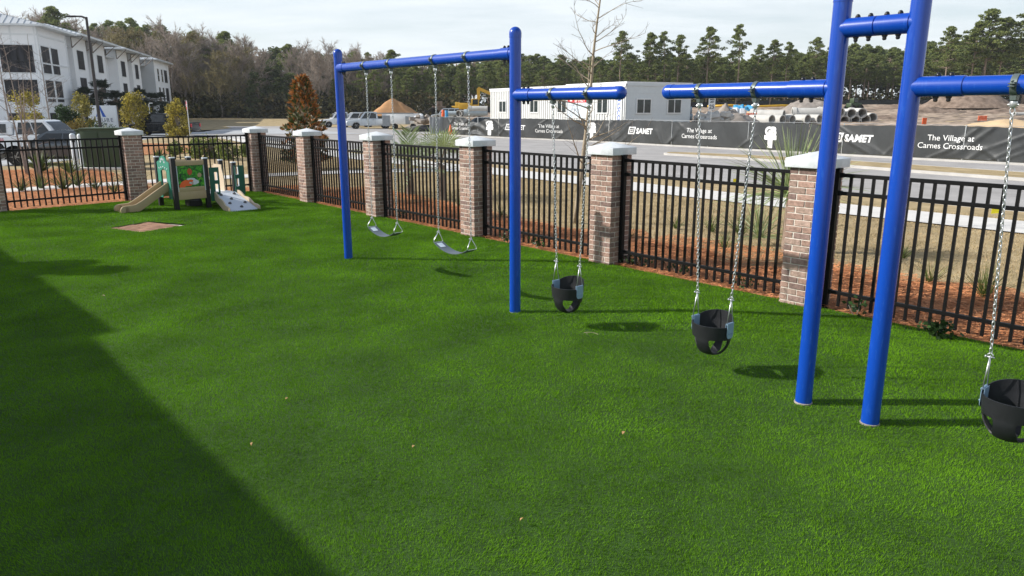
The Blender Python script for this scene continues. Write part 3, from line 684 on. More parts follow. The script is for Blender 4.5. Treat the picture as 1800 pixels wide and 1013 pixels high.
# bucket seat
def bucket_mesh():
    nt_, nz_ = 112, 34; RX, RY = .178, .150; bm = bmesh.new(); grid = []
    def top(th):                                   # th = 0 at front (-y) ; back is raised
        c = -math.cos(th); return 0.272+0.088*max(0, c)**0.8*1.0
    def prof(u, tp):                              # u from 0 (bottom) to 1 (rim)
        z = u*tp
        if z < .15: k = z/.15; r = 0.36+0.57*math.sin(k*math.pi/2)**0.62
        else: r = 0.93+0.07*min(1, (z-.15)/.12)
        return r, z
    for j in range(nz_+1):
        row = []
        for i in range(nt_):
            th = 2*math.pi*i/nt_; r, z = prof(j/nz_, top(th)); row.append(bm.verts.new((RX*r*math.sin(th), -RY*r*math.cos(th), z)))
        grid.append(row)
    fl = []
    for j in range(nz_):
        for i in range(nt_):
            th = 2*math.pi*(i+.5)/nt_; thd = math.degrees(th); thd = thd-360 if thd > 180 else thd
            z = sum(v.co.z for v in (grid[j][i], grid[j+1][i]))/2
            hole = False
            for c0, hw_, zt_ in ((-54, 33, .150), (54, 33, .150), (-136, 33, .120), (136, 33, .120)):
                du = (thd-c0)/hw_; dz = (z-zt_)/(.138 if zt_ > .14 else zt_+.01)
                if z < zt_ and du*du+dz*dz < 1: hole = True
            if z > .145 and z < .158:
                pass
            if not hole: bm.faces.new((grid[j][i], grid[j][(i+1) % nt_], grid[j+1][(i+1) % nt_], grid[j+1][i]))
    g0 = grid[0]; k0 = int(nt_*22/360); fr0 = [g0[i % nt_] for i in range(-k0, k0+1)]; bk0 = [g0[i] for i in range(nt_//2-int(nt_*16/360), nt_//2+int(nt_*16/360)+1)]
    bm.faces.new(g0[::-1])
    loose = [v for v in bm.verts if not v.link_faces]; bmesh.ops.delete(bm, geom=loose, context='VERTS')
    # relax jagged hole borders
    for _ in range(6):
        bv = [v for v in bm.verts if v.is_boundary and v.co.z < .17]
        new = {}
        for v in bv:
            nb = [e.other_vert(v) for e in v.link_edges if e.is_boundary]
            if len(nb) == 2: new[v] = v.co*.5+(nb[0].co+nb[1].co)*.25
        for v, c in new.items(): v.co = c
    bmesh.ops.recalc_face_normals(bm, faces=bm.faces[:])
    bmesh.ops.solidify(bm, geom=bm.faces[:], thickness=-0.009)
    me = bpy.data.meshes.new('seat'); bm.to_mesh(me); bm.free(); me.shade_smooth(); me.set_sharp_from_angle(angle=R(50)); me.materials.append(M['rubber']); return me
bucket_me = bucket_mesh()
def bucket_swing(s0, s1, label):
    t = thing('bucket_swing', label, 'swing', P1, sang, 'bucket swings on the low arms')
    m = (s0+s1)/2; zt = 2.49-RBm-.03; zb = 0.235
    o = bpy.data.objects.new('seat', bucket_me); C.objects.link(o); o.parent = t; o.location = (m, 0, zb); o.rotation_euler = (0, 0, 0)
    for sg, s in ((-1, s0), (1, s1)):
        hanger(t, s, zt); ap = Vector((m+sg*.175, 0, 0.76)); chain(t, (s, 0, zt-.082), ap+Vector((0, 0, .02)))
        b = MB(); shackle(b, ap); ey = Vector((m+sg*.178, 0, zb+.295))
        b.tube([ap, ey+Vector((0, -.045, 0)), ey+Vector((0, .045, 0)), ap], .0045, 7, closed=False)
        b.build('triangle_hook', M['galv'], t, smooth='all')
        x = m+sg*.186; b = MB()
        poly = [(-.047, .305), (-.047, .20), (-.040, .18), (-.024, .168), (.024, .168), (.040, .18), (.047, .20), (.047, .305)]
        b.slab([(u, w+zb) for u, w in poly], (x-.002 if sg > 0 else x+.002, 0, 0), (0, 1, 0), (0, 0, 1), .004*1)
        b.tube([(m+sg*.180, -.047, zb+.30), (m+sg*.180, .047, zb+.30)], .009, 8)
        b.slab([(u*.95, w+zb) for u, w in poly], (m+sg*.166, 0, 0), (0, 1, 0), (0, 0, 1), .003)
        for yy in (-.018, .018): b.tube([(x-.01, yy, zb+.21), (x+.009, yy, zb+.21)], .006, 8)
        b.build('side_bracket', M['bracket'], t)
    return t
bucket_swing(*CL1b, 'black bucket swing hanging from the arm of the tall middle post, smallest in view')
bucket_swing(*CL2, 'black bucket swing between the free arm end and the pair of posts')
bucket_swing(*CL2b, 'black bucket swing cut by the right edge of the photo, nearest the camera')

# ---------------------------------------------------------------- playset
PU = Vector((.714, .70, 0)); pang = math.atan2(PU.y, PU.x)
ps = thing('toddler_playset', 'small green and tan toddler playset with slide and climbing ramp by the far fence corner', 'playset', (-7.76, 17.09, 0), pang)
for (u, v, z, w) in ((0, 0, 1.24, .1), (0, .98, 1.22, .1), (.74, 0, 1.20, .1), (.74, .98, 1.18, .1), (1.60, .40, 1.04, .1), (1.60, 1.15, 1.06, .1), (1.48, .02, .34, .08), (0.84, 1.2, .34, .08)):
    b = MB(); b.box((u, v, z/2), (w, w, z)); p_ = b.build('post', M['play_post'], ps, bevel=.006)
    if z > 1: b = MB(); b.box((u, v, z+.012), (w+.012, w+.012, .024)); b.build('post_cap', M['play_white'], p_, bevel=.005)
b = MB(); b.box((.37, .49, .475), (.62, .98, .05)); b.build('deck', M['play_white'], ps, bevel=.006)
for yy in (-.02, 1.0): b = MB(); b.box((.37, yy, .38), (.64, .06, .19)); b.build('deck_skirt', M['play_tan'], ps, bevel=.006)
# green arch panel at the slide
arch = [(.06, .30), (.06, 1.12), (.14, 1.15), (.24, 1.16)]+[(.49+.26*math.cos(a), 1.12+.16*math.sin(a)) for a in [math.pi-i*math.pi/10 for i in range(11)]]+[(.74, 1.16), (.84, 1.15), (.92, 1.12), (.92, .30), (.70, .30), (.70, .92), (.49, 1.0), (.28, .92), (.28, .30)]
b = MB(); b.slab([(v*.86+.05, z) for v, z in arch], (-.03, 0, 0), (0, 1, 0), (0, 0, 1), -.02); b.build('arch_panel', M['play_teal'], ps)
b = MB()
for k in range(5):
    a = math.pi*(.15+.175*k); b.box((-.054, .471+.13*math.cos(a), 1.08+.13*math.sin(a)), (.006, .035, .05), rot=Matrix.Rotation(a-math.pi/2, 3, 'X'))
    b.box((-.054, .471+(k-2)*.12, 1.03-abs(k-2)*.02), (.006, .05, .022), rot=Matrix.Rotation((k-2)*.35, 3, 'X'))
b.build('arch_ornament', M['play_white'], ps)
# art panel
pt = thing('art_panel', None, None); pt.parent = ps
bpy.data.objects.remove(pt)
b = MB(); b.box((.37, -.03, .80), (.60, .018, .56)); art = b.build('picture_panel', None, ps)
am = bpy.data.materials.new('painted leaves picture'); am.use_nodes = True; n = am.node_tree.nodes; l = am.node_tree.links
tcn = n.new('ShaderNodeTexCoord'); nz = n.new('ShaderNodeTexNoise'); nz.inputs['Scale'].default_value = 11; nz.inputs['Detail'].default_value = 3; nz.inputs['Distortion'].default_value = 1.2
l.new(tcn.outputs['Object'], nz.inputs['Vector']); rp = n.new('ShaderNodeValToRGB'); rp.color_ramp.interpolation = 'CONSTANT'
e = rp.color_ramp.elements; e[0].position = 0; e[0].color = (.003, .03, .008, 1); e[1].position = .42; e[1].color = (.01, .16, .015, 1)
x_ = e.new(.52); x_.color = (.05, .33, .015, 1); x_ = e.new(.62); x_.color = (.16, .45, .03, 1)
l.new(nz.outputs['Fac'], rp.inputs[0]); l.new(rp.outputs[0], n['Principled BSDF'].inputs['Base Color']); n['Principled BSDF'].inputs['Roughness'].default_value = .4
art.data.materials.append(am)
def blobpoly(cx, cz, rx, rz_, n_=14, j=.25, seed=1):
    rr = random.Random(seed); return [(cx+rx*(1+j*(rr.random()-.5))*math.cos(a), cz+rz_*(1+j*(rr.random()-.5))*math.sin(a)) for a in [2*math.pi*i/n_ for i in range(n_)]]
for nm, mm, lst in (('orange_motif', M['orange'], [blobpoly(.27, .66, .14, .075, seed=2), blobpoly(.16, .60, .07, .05, seed=3), blobpoly(.36, .71, .06, .03, seed=8)]),
                    ('pale_motif', M['play_white'], [blobpoly(.43, .68, .12, .06, seed=4), blobpoly(.36, .75, .10, .025, seed=5)]),
                    ('red_motif', mat('rust print', (.45, .08, .03), .5), [blobpoly(.35, .92, .055, .075, seed=6)]), ('tan_motif', M['play_tan'], [blobpoly(.57, .83, .05, .055, seed=7)])):
    b = MB()
    for i, pl in enumerate(lst): b.slab(pl, (0, -.043-.001*i, 0), (1, 0, 0), (0, 0, 1), .003)
    b.build(nm, mm, art)
b = MB(); b.box((.37, -.035, 1.12), (.64, .06, .11)); b.build('rail', M['play_tan'], ps, bevel=.006)
b = MB(); b.box((.37, -.035, .52), (.64, .04, .10)); b.build('rail', M['play_tan'], ps, bevel=.006)
b = MB(); b.box((.37, 1.0, 1.08), (.64, .05, .12)); b.build('rail', M['play_tan'], ps, bevel=.006)
for u in (.06, .68): b = MB(); b.box((u, -.035, .80), (.014, .05, .66)); b.build('panel_edge', M['play_white'], ps)
# slide
b = MB(); prof_ = [(-.05, .56), (-.33, .39), (-.68, .17), (-.82, .10), (-1.04, .085)]
vs = []; 
for sx in (.26, .74):
    o_ = sx
w0, w1 = .24, .72
n_ = len(prof_)
def slide_wall(y0, y1):
    v_ = []; 
    for (x, z) in prof_:
        v_ += [(x, y0, z-.07), (x, y0, z+.13), (x, y1, z+.13), (x, y1, z-.07)]
    f_ = []
    for i in range(n_-1):
        for k in range(4): f_.append((4*i+k, 4*i+(k+1) % 4, 4*i+4+(k+1) % 4, 4*i+4+k))
    f_ += [(3, 2, 1, 0), (4*n_-4, 4*n_-3, 4*n_-2, 4*n_-1)]
    return v_, f_
b.add(*slide_wall(w0, w0+.04)); b.add(*slide_wall(w1-.04, w1))
for y0 in (w0+.02, w1-.02): b.lathe((-1.04, y0-.02, .115), [(.10, 0), (.10, .04)], 16, Vector((0, 1, 0)))
b.build('slide_wall', M['play_tan'], ps, bevel=.008)
v_ = []; f_ = []
for (x, z) in prof_+[(-1.12, .05)]: v_ += [(x, w0+.03, z), (x, w1-.03, z), (x, w1-.03, z-.04), (x, w0+.03, z-.04)]
for i in range(n_):
    for k in range(4): f_.append((4*i+k, 4*i+(k+1) % 4, 4*i+4+(k+1) % 4, 4*i+4+k))
b = MB(); b.add(v_, f_); b.build('slide_bed', mat('slide bed', (.50, .36, .20), .4), ps, smooth=True)
# lower platform, green side panels with slots and the ramp
b = MB(); b.box((1.17, .58, .33), (.66, 1.2, .05)); b.build('deck', M['play_white'], ps, bevel=.006)
def slotted(u0, u1, v, z0, z1, slotu, nm):
    b = MB(); cuts = sorted([(slotu, z0+.20, z0+.38), (slotu, z0+.46, z0+.64)])
    sw = .035
    b.box(((u0+slotu-sw)/2, v, (z0+z1)/2), (slotu-sw-u0, .025, z1-z0)); b.box(((u1+slotu+sw)/2, v, (z0+z1)/2), (u1-slotu-sw, .025, z1-z0))
    zz = [z0, z0+.22, None, z0+.42, z0+.49, None, z0+.70, z1]
    for a, c_ in ((z0, z0+.20), (z0+.40, z0+.48), (z0+.68, z1)): b.box((slotu, v, (a+c_)/2), (2*sw, .0246, c_-a))
    g = b.build(nm, M['play_green'], ps)
    for a, c_ in ((z0+.20, z0+.40), (z0+.48, z0+.68)):
        b = MB()
        for du in (-sw, sw): b.box((slotu+du, v-.001, (a+c_)/2), (.010, .029, c_-a-.02))
        b.box((slotu, v-.001, a+.008), (2*sw, .029, .010)); b.build('slot_edge', M['play_white'], g)
slotted(.79, 1.02, -.07, .20, .99, .94, 'side_panel'); slotted(1.42, 1.66, -.02, .30, 1.00, 1.48, 'side_panel')
# curved beige side panel at the back
cp = [(0, .35), (0, .62), (.04, .78), (.10, .90), (.10, .99), (.55, .99), (.62, .92), (.62, .35)]
b = MB(); b.slab([(u, z) for u, z in cp], (1.40, .56, 0), (0, 1, 0), (0, 0, 1), .025); b.build('curved_panel', M['play_beige'], ps)
rl = math.hypot(.86, .33)
b = MB(); v_ = [(.92, -.02, .37), (1.42, -.02, .37), (1.50, -1.0, .03), (.84, -1.0, .03)]; v_ += [(x, y, z-.03) for x, y, z in v_]
b.add(v_, [(0, 3, 2, 1), (4, 5, 6, 7), (0, 1, 5, 4), (1, 2, 6, 5), (2, 3, 7, 6), (3, 0, 4, 7)]); b.build('ramp', M['play_white'], ps)
for sx, x0, x1 in ((-1, .90, .82), (1, 1.44, 1.52)):
    lo_ = []; hi_ = []; N = 26
    for i in range(N+1):
        k = i/N; y = -.02-.98*k; z = .37-.34*k; hi_.append((x0+(x1-x0)*k, y, z+.035+.045*abs(math.sin(k*math.pi*2.5+.4)))); lo_.append((x0+(x1-x0)*k, y, max(.005, z-.13)))
    v_ = []; f_ = []
    for a, c_ in zip(lo_, hi_): v_ += [a, c_, (c_[0]+sx*.03, c_[1], c_[2]), (a[0]+sx*.03, a[1], a[2])]
    for i in range(N):
        for k in range(4): f_.append((4*i+k, 4*i+(k+1) % 4, 4*i+4+(k+1) % 4, 4*i+4+k))
    f_ += [(0, 1, 2, 3), (4*N+3, 4*N+2, 4*N+1, 4*N)]
    b = MB(); b.add(v_, f_); b.build('ramp_side', M['play_beige'], ps)
for (u, k) in ((1.0, .12), (1.33, .10), (1.14, .36), (1.00, .58), (1.36, .60), (1.18, .80)):
    b = MB(); z = .37-.34*k; y = -.02-.98*k
    b.lathe((u, y, z), [(.040, -.005), (.038, .018), (.022, .034), (.006, .036)], 10, Vector((0, -.35, .93))); b.lathe((u-.01, y-.015, z+.005), [(.02, 0), (.014, .04), (.004, .044)], 8, Vector((.2, -.4, .8)))
    b.build('climbing_hold', M['hold'], ps, smooth=True)
b = MB(); b.lathe((.55, .45, .12), [(.13, 0), (.13, .16)], 16, Vector((1, .3, .1))); b.box((.52, .40, .15), (.24, .3, .12)); b.build('crawl_tube', M['play_post'], ps, smooth=True)

# ---------------------------------------------------------------- clubhouse whose roof shades the turf at left (outside the photo)
cot = 1/math.tan(SUN_EL)
def caster(gx_, gy_, z):                # where an edge at height z must stand to shade this ground point
    return (gx_-math.cos(SUN_AZ+math.pi)*cot*z, gy_-math.sin(SUN_AZ+math.pi)*cot*z)
ch = thing('clubhouse', 'clubhouse outside the photo whose roof shades the turf at the left', 'building', (0, 0, 0))
def wing(e0, e1, H, depth, nm):
    a = Vector((*caster(*e0, H), 0)); c_ = Vector((*caster(*e1, H), 0)); d = (c_-a).normalized(); nrm = Vector((-d.y, d.x, 0))
    if nrm.x > 0: nrm = -nrm
    a2 = a+nrm*.5; c2 = c_+nrm*.5
    b = MB(); b.prism([(v.x, v.y) for v in (a2, c2, c2+nrm*depth, a2+nrm*depth)], 0, H-.25); w = b.build('wall', M['stucco'], ch)
    b = MB(); b.prism([(v.x, v.y) for v in (a, c_, c_+nrm*(depth+1), a+nrm*(depth+1))], H-.245, H); b.build('roof', M['roof_metal'], ch)
    L = (c2-a2).length; k = int(L/2.6)
    for i in range(k):
        s_ = (i+.5)*L/k; p_ = a2+d*s_-nrm*.01
        b = MB(); b.box((p_.x, p_.y, 1.6), (1.1, .06, 1.9), rz=math.atan2(d.y, d.x)); wn = b.build('window', M['frame_white'], ch)
        p_ = a2+d*s_-nrm*.035
        b = MB(); b.box((p_.x, p_.y, 1.6), (.95, .04, 1.75), rz=math.atan2(d.y, d.x)); b.build('pane', M['glass'], wn)
wing((-9.6, 13.4), (-4.05, 7.45), 4.6, 6, 'a')
wing((-4.22, 7.3), (1.95, 0.1), 4.2, 6, 'b')
for (gx_, gy_, zz) in ((-6.3, 10.9, 5.2), (-5.5, 10.35, 5.45)):  # unseen vents, added only to cast two streaks of shadow on the turf
    x, y = caster(gx_, gy_, zz); b = MB(); b.lathe((x+.0, y, 4.59), [(.26, 0), (.26, zz-5.0), (.34, zz-4.95), (.34, zz-4.59-.1), (.1, zz-4.59)], 14); b.build('added_vent', M['roof_metal'], ch, smooth=True)

# ---------------------------------------------------------------- construction fence with printed banners
BP = [Vector((x, y, 0)) for x, y in [(-6.38, 70.54), (-1.93, 64.14), (5.94, 56.19), (10.5, 49.59), (16.74, 40.91), (19.57, 36.83), (22.56, 32.96), (26.5, 27.8)]]
BS = [0]
for a, c_ in zip(BP, BP[1:]): BS.append(BS[-1]+(c_-a).length)
def bpos(s):
    s = max(0, min(BS[-1]-1e-3, s)); i = max(k for k in range(len(BS)-1) if BS[k] <= s)
    d = (BP[i+1]-BP[i]).normalized(); p = BP[i]+d*(s-BS[i]); n = Vector((-d.y, d.x, 0))
    # blend normal near joints
    return p, n*(-1 if n.y > 0 else 1)       # normal towards the camera side
frr = random.Random(4); folds = []
for k in range(46):
    s0 = frr.uniform(0, 54); 
    if any(lo < s0 < hi for lo, hi in ((12, 17), (22, 26.5), (27.6, 31.4), (42.6, 46.2))) and frr.random() < .75: continue
    folds.append((s0, frr.choice((0, 1.5)), frr.choice((-1, 1))*frr.uniform(.5, 2.2), frr.uniform(.04, .09), frr.uniform(.05, .10), frr.uniform(.6, 1.4)))
for s0 in (40.4, 40.7, 41.0, 41.4): folds.append((s0-2.8, 1.5, 1.9+.2*frr.random(), .05, .12, 1.6))
for s0 in (45.6, 46.2): folds.append((s0, 1.5, -1.2, .07, .10, 1.4))
for s0 in (1.0, 2.2, 2.9, 6.2, 7.2, 8.3): folds.append((s0, 1.5, frr.choice((1.2, 1.6, -1.3)), .08, .14, 1.3))
def bdisp(s, z):
    w = .05*math.sin(s*1.1)+.03*math.sin(s*2.7+z*2)+.012*math.sin(s*7.3+3*z)
    for (s0, z0, sl, wd, am, ln) in folds:
        dz = abs(z-z0)
        if dz > ln or abs(s-s0) > 4.5: continue
        c0 = s0+sl*dz; q = (s-c0)/(wd*(1+dz)*1.6)
        if abs(q) < 3: w += .65*am*math.exp(-q*q)*(1-dz/ln)**.5
    if s < 9:
        for c0, r_ in ((5.6, 1.9),):
            k = abs(s-c0)/r_
            if k < 1.3: w += .10*math.sin(9*(z+.45*k*k))*max(0, 1-k/1.3)
    return w
def btop(s):
    t = 1.52+.03*math.sin(s*.6)+.010*math.sin(s*9)
    if 3.9 < s < 7.6: t -= .36*math.sin((s-3.9)/3.7*math.pi)**1.2
    return t
def bpt(s, z, off=0.0):
    p, n = bpos(s); q = p+n*(bdisp(s, z)+off+.06); q.z = z; return q
def banner(s0, s1, label, texts):
    t = thing('fence_banner', label, 'banner', bpos((s0+s1)/2)[0], 0, 'black printed banners on the construction fence'); o_ = t.location
    ns = int((s1-s0)/.07); nz_ = 22; vs = []; fs = []
    for i in range(ns+1):
        s = s0+(s1-s0)*i/ns; tp = btop(s); bt = .05+.02*math.sin(s*1.7)
        for j in range(nz_+1): vs.append(bpt(s, bt+(tp-bt)*j/nz_)-o_)
    for i in range(ns):
        for j in range(nz_): k = i*(nz_+1)+j; fs.append((k, k+nz_+1, k+nz_+2, k+1))
    b = MB(); b.add(vs, fs); b.build('fabric', M['banner'], t, smooth='all')
    for tx in texts: lettering(t, *tx)
    return t
def lettering(t, kind, sc):
    o_ = t.location; b = MB()
    def put(vs, fs, sx, zc, k=1.0, sh=0.0):
        # refine long triangles through bmesh so print follows the cloth
        bm = bmesh.new(); V_ = [bm.verts.new((x, y, 0)) for x, y, *_ in vs]
        for f in fs:
            try: bm.faces.new([V_[i] for i in f])
            except Exception: pass
        bmesh.ops.triangulate(bm, faces=bm.faces[:])
        for _ in range(3):
            le = [e for e in bm.edges if e.calc_length()*k > .10]
            if le: bmesh.ops.subdivide_edges(bm, edges=le, cuts=1, use_grid_fill=False); bmesh.ops.triangulate(bm, faces=bm.faces[:])
        bm.verts.index_update(); k0 = [bpt(sc+sx+(v.co.x+v.co.y*sh)*k, zc+v.co.y*k, .016)-o_ for v in bm.verts]
        b.add(k0, [tuple(v.index for v in f.verts) for f in bm.faces]); bm.free()
    def rects(lst, sx=0, zc=0, k=1, sh=0.0):
        vs = []; fs = []
        for pl in lst:
            m_ = len(vs); vs += pl; fs.append(tuple(range(m_, m_+len(pl))))
        put(vs, fs, sx, zc, k, sh)
    def R4(x0, y0, x1, y1): return [(x0, y0), (x1, y0), (x1, y1), (x0, y1)]
    if kind == 'village':
        vs, fs = text_geo('The Village at', .35, .001, spacing=1.0); put(vs, fs, 0, .86, 1.08)
        vs, fs = text_geo('Carnes Crossroads', .35, .001, spacing=.98); put(vs, fs, 0, .49, 1.08)
        # serifs: small feet under the straight stems of the two lines
    elif kind == 'builder':
        vs, fs = text_geo('SAMET', .50, .020, align='LEFT', spacing=1.02); put(vs, fs, -.62, .66, 1.0, .12)
        sl = []
        for x0 in (-.60, .0, .42):
            pass
        # emblem: slanted frame with an S bar pattern
        e_ = [R4(-.02, 0, .62, .09), R4(-.02, .41, .62, .50), R4(-.02, 0, .07, .50), R4(.53, 0, .62, .50), R4(.15, .16, .45, .21), R4(.15, .29, .45, .34), R4(.37, .16, .45, .25), R4(.15, .25, .23, .34)]
        rects(e_, -1.42, .60, 1.0, .30)
    elif kind == 'gbt':
        vs, fs = text_geo('GB', .62, .045, spacing=.84); put(vs, fs, 0, .86, 1.0)
        rects([R4(-.44, .58, .44, .84), R4(-.17, .12, .17, .60)])
        rects([R4(-.30, .80, .30, .92)])
    b.build('lettering', M['white_print'], t)
banner(0.0, 9.0, 'black fence banner sagging in deep folds at its left end, beside the orange cone', [('village', 3.2), ('gbt', 7.94)])
banner(9.03, 20.9, 'black fence banner hanging in front of the white ribbed site office', [('builder', 11.2), ('village', 14.7), ('gbt', 19.1)])
banner(20.93, 37.0, 'black fence banner in the middle, reading SAMET, The Village at Carnes Crossroads and GBT', [('builder', 24.4), ('village', 29.35), ('gbt', 34.6)])
banner(37.03, 54.0, 'black fence banner at the right, behind the pair of blue posts', [('builder', 39.75), ('village', 44.4), ('gbt', 49.8)])
cf_ = thing('construction_fence', 'low wire construction fence that carries the printed banners', 'fence', (0, 0, 0))
s = 0.0
while s < BS[-1]:
    p, n = bpos(s); b = MB(); b.tube([(p.x, p.y, tzf(p.x, p.y)-.1), (p.x, p.y, 1.60)], .03, 8); b.build('post', M['galv'], cf_); s += 3.0
b = MB(); b.tube([(bpos(.3+k*.7)[0]+Vector((0, 0, 1.575))) for k in range(int(BS[-1]/.7))], .009, 5); b.build('top_wire', M['galv'], cf_)
p0 = Vector((-6.38, 70.54, 0))
t = thing('fence_end_panel', 'grey fabric end panel of the construction fence beside the orange cone', 'fence panel', p0)
b = MB(); d0 = Vector((-.85, .05, 0)); q = []; n_ = 10
vs = []; fs = []
for i in range(n_+1):
    p_ = d0*(i/n_*1.5)
    for j in range(7): vs.append((p_.x, p_.y+.05*math.sin(i*1.3+j*.4)-.05, .05+1.5*j/6))
for i in range(n_):
    for j in range(6): k = i*7+j; fs.append((k, k+1, k+8, k+7))
b.add(vs, fs); b.build('fabric', M['banner_grey'], t, smooth='all'); b = MB()
for k in (0, 1): b.tube([(d0.x*1.5*k, d0.y*k, 0), (d0.x*1.5*k, d0.y*k, 1.6)], .03, 8)
b.build('post', M['galv'], t)
# silt fence at the forest edge
b = MB(); vs = []; k = 0; xs = np.linspace(-6, 165, 160)
for i, x in enumerate(xs):
    y = 160+2*math.sin(x*.05); z = tzf(x, y); vs += [(x, y+.15*math.sin(i*2.1), z-.1), (x, y+.15*math.sin(i*2.1+.5), z+1.15+.08*math.sin(i*1.7))]
fs = [(2*i, 2*i+2, 2*i+3, 2*i+1) for i in range(len(xs)-1)]
b.add(vs, fs); tag(b.build('silt_fence', M['silt'], smooth='all'), 'black silt fence along the foot of the pine wood', 'fence')

# ---------------------------------------------------------------- site offices
def site_office(c, dvec, L, H, D, label, mface, wins, ribs=True, winsB=(), end_mat=None, skirt=True):
    t = thing('site_office', label, 'site office', (c[0], c[1], 0), math.atan2(dvec[1], dvec[0]))
    # local x runs along the long side away from the corner, local y goes back
    z0 = .45
    b = MB(); b.box((L/2, D/2, z0+(H-z0)/2), (L-.02, D, H-z0)); b.build('wall', end_mat or mface, t)
    b = MB()
    if ribs:
        k = int(L/.34)
        for i in range(k): b.box(((i+.5)*L/k, -.035, z0+(H-z0)/2-.05), (.13, .07, H-z0-.14), taper=1)
    b.box((L/2, -.03, H-.10), (L, .09, .20)); b.box((L/2, -.015, H-.72), (L, .035, .05)); b.box((L/2, -.006, z0+(H-z0)/2), (L, .012, H-z0-.02)); b.build('cladding', mface, t)
    b = MB(); b.box((L/2, D/2, H+.04), (L+.16, D+.16, .10)); b.build('roof', M['white_trim'], t)
    b = MB(); b.box((L/2, D/2, .22), (L-.1, D-.1, .44)); b.build('skirting', M['trim'], t)
    def window(p, n, w=1.35, h=1.05):
        rot = Matrix(((n.y, -n.x, 0), (-n.x, -n.y, 0), (0, 0, 1))); sd = Vector((-n.y, n.x, 0))
        b = MB()
        for dz in (-h/2, h/2): b.box(p+Vector((0, 0, dz))+n*.03, (w+.1 if abs(n.y) > .5 else .1, .1 if abs(n.y) > .5 else w+.1, .08))
        for du in (-w/2, 0, w/2): b.box(p+sd*du+n*.028, (.07 if abs(n.y) > .5 else .1, .1 if abs(n.y) > .5 else .07, h))
        wn = b.build('window', M['frame_white'], t)
        b = MB()
        for du in (-w/4, w/4): b.box(p+sd*du+n*.03, (w/2-.08 if abs(n.y) > .5 else .07, .07 if abs(n.y) > .5 else w/2-.08, h-.1))
        b.build('pane', M['glass_site'], wn)
    for x in wins: window(Vector((x, -.02, 2.50)), Vector((0, -1, 0)))
    for y in winsB: window(Vector((0-.0, y, 2.50)), Vector((-1, 0, 0)))
    return t
ldir = Vector((-10.8, 19.0, 0)).normalized(); rdir = Vector((.87, .49, 0)).normalized(); Kc = (8.45, 56.6)
# white office: its long lit side runs from the corner away to the left; built mirrored so that local x goes back towards the corner
far = Vector((Kc[0], Kc[1], 0))+ldir*21.4
so = site_office((far.x, far.y), (-ldir.x, -ldir.y), 21.4, 4.10, 6.0, 'long white ribbed site office with sliding windows behind the banner', M['site_white'], [2.6, 8.4, 12.9, 18.6])
# front sign on the white office
def flat_text(parent, txt, size, m, origin, ux, uz, bold=0.0, name='lettering', align='CENTER', off=0.0, spacing=1.0, shear=0.0):
    vs, fs = text_geo(txt, size, bold, align, spacing, shear); ux = Vector(ux); uz = Vector(uz); n = ux.cross(uz)
    b = MB(); b.add([Vector(origin)+ux*v[0]+uz*v[1]+n*off for v in vs], fs); return b.build(name, m, parent)
sg = thing('builder_sign', 'white and red contractor sign fixed to the ribbed site office wall', 'sign', (far.x, far.y, 0), math.atan2(-ldir.y, -ldir.x))
b = MB(); b.box((15.3, -.085, 2.45), (2.9, .05, 1.75)); b.build('board', M['label_white'], sg)
b = MB(); b.box((15.3, -.118, 3.05), (2.9, .012, .5)); b.build('header', M['red'], sg)
flat_text(sg, 'SAMET', .5, M['white_print'], (15.6, -.127, 2.88), (1, 0, 0), (0, 0, 1), .012)
b = MB(); b.box((14.35, -.128, 3.06), (.34, .006, .32)); b.build('emblem', M['white_print'], sg)
flat_text(sg, 'GENERAL CONTRACTOR', .24, M['grey_print'], (15.3, -.115, 2.50), (1, 0, 0), (0, 0, 1))
flat_text(sg, 'REAL ESTATE', .24, M['grey_print'], (15.1, -.115, 2.18), (1, 0, 0), (0, 0, 1))
sg2 = thing('rental_sign', 'vertical blue and white lettering strip at the corner of the white site office', 'sign', (far.x, far.y, 0), math.atan2(-ldir.y, -ldir.x))
b = MB(); b.box((20.75, -.085, 2.3), (.62, .05, 2.9)); b.build('board', M['white_print'], sg2)
flat_text(sg2, 'WILLSCOT', .52, M['darkblue'], (20.56, -.115, 3.65), (0, 0, -1), (1, 0, 0), .012, align='LEFT')
gcr = Vector((Kc[0]+.05, Kc[1]+.02, 0))
so2 = site_office((gcr.x, gcr.y), (rdir.x, rdir.y), 6.3, 4.18, 8.0, 'site office end toned pale grey for shade, with two small sliding windows, right of the free swing arm', M['site_shaded'], [1.6, 4.6], ribs=False)

# ---------------------------------------------------------------- pipes, piles, machines
def pipe(t_or_none, c, d, L, r, th, m, label=None, group=None, bell=True, name='pipe'):
    d = Vector(d).normalized(); b = MB(); pr_ = [(r-th, 0), (r, 0), (r, L*.86)]
    if bell: pr_ += [(r*1.16, L*.88), (r*1.16, L), (r*.98, L)]
    else: pr_ += [(r, L), (r-th, L)]
    pr_ += [(r-th, L-.01), (r-th, 0.001)]
    n = 22; ax = d; q = ax.to_track_quat('Z', 'Y').to_matrix(); vs = []; fs = []
    for rr_, h in pr_:
        for k in range(n): a = 2*math.pi*k/n; vs.append(q @ Vector((rr_*math.cos(a), rr_*math.sin(a), h)))
    for i in range(len(pr_)-1):
        for k in range(n): fs.append((i*n+k, i*n+(k+1) % n, (i+1)*n+(k+1) % n, (i+1)*n+k))
    b.add(vs, fs); o = b.build(name, m, None, smooth=True); o.location = c
    if label: tag(o, label, 'pipe', group)
    return o
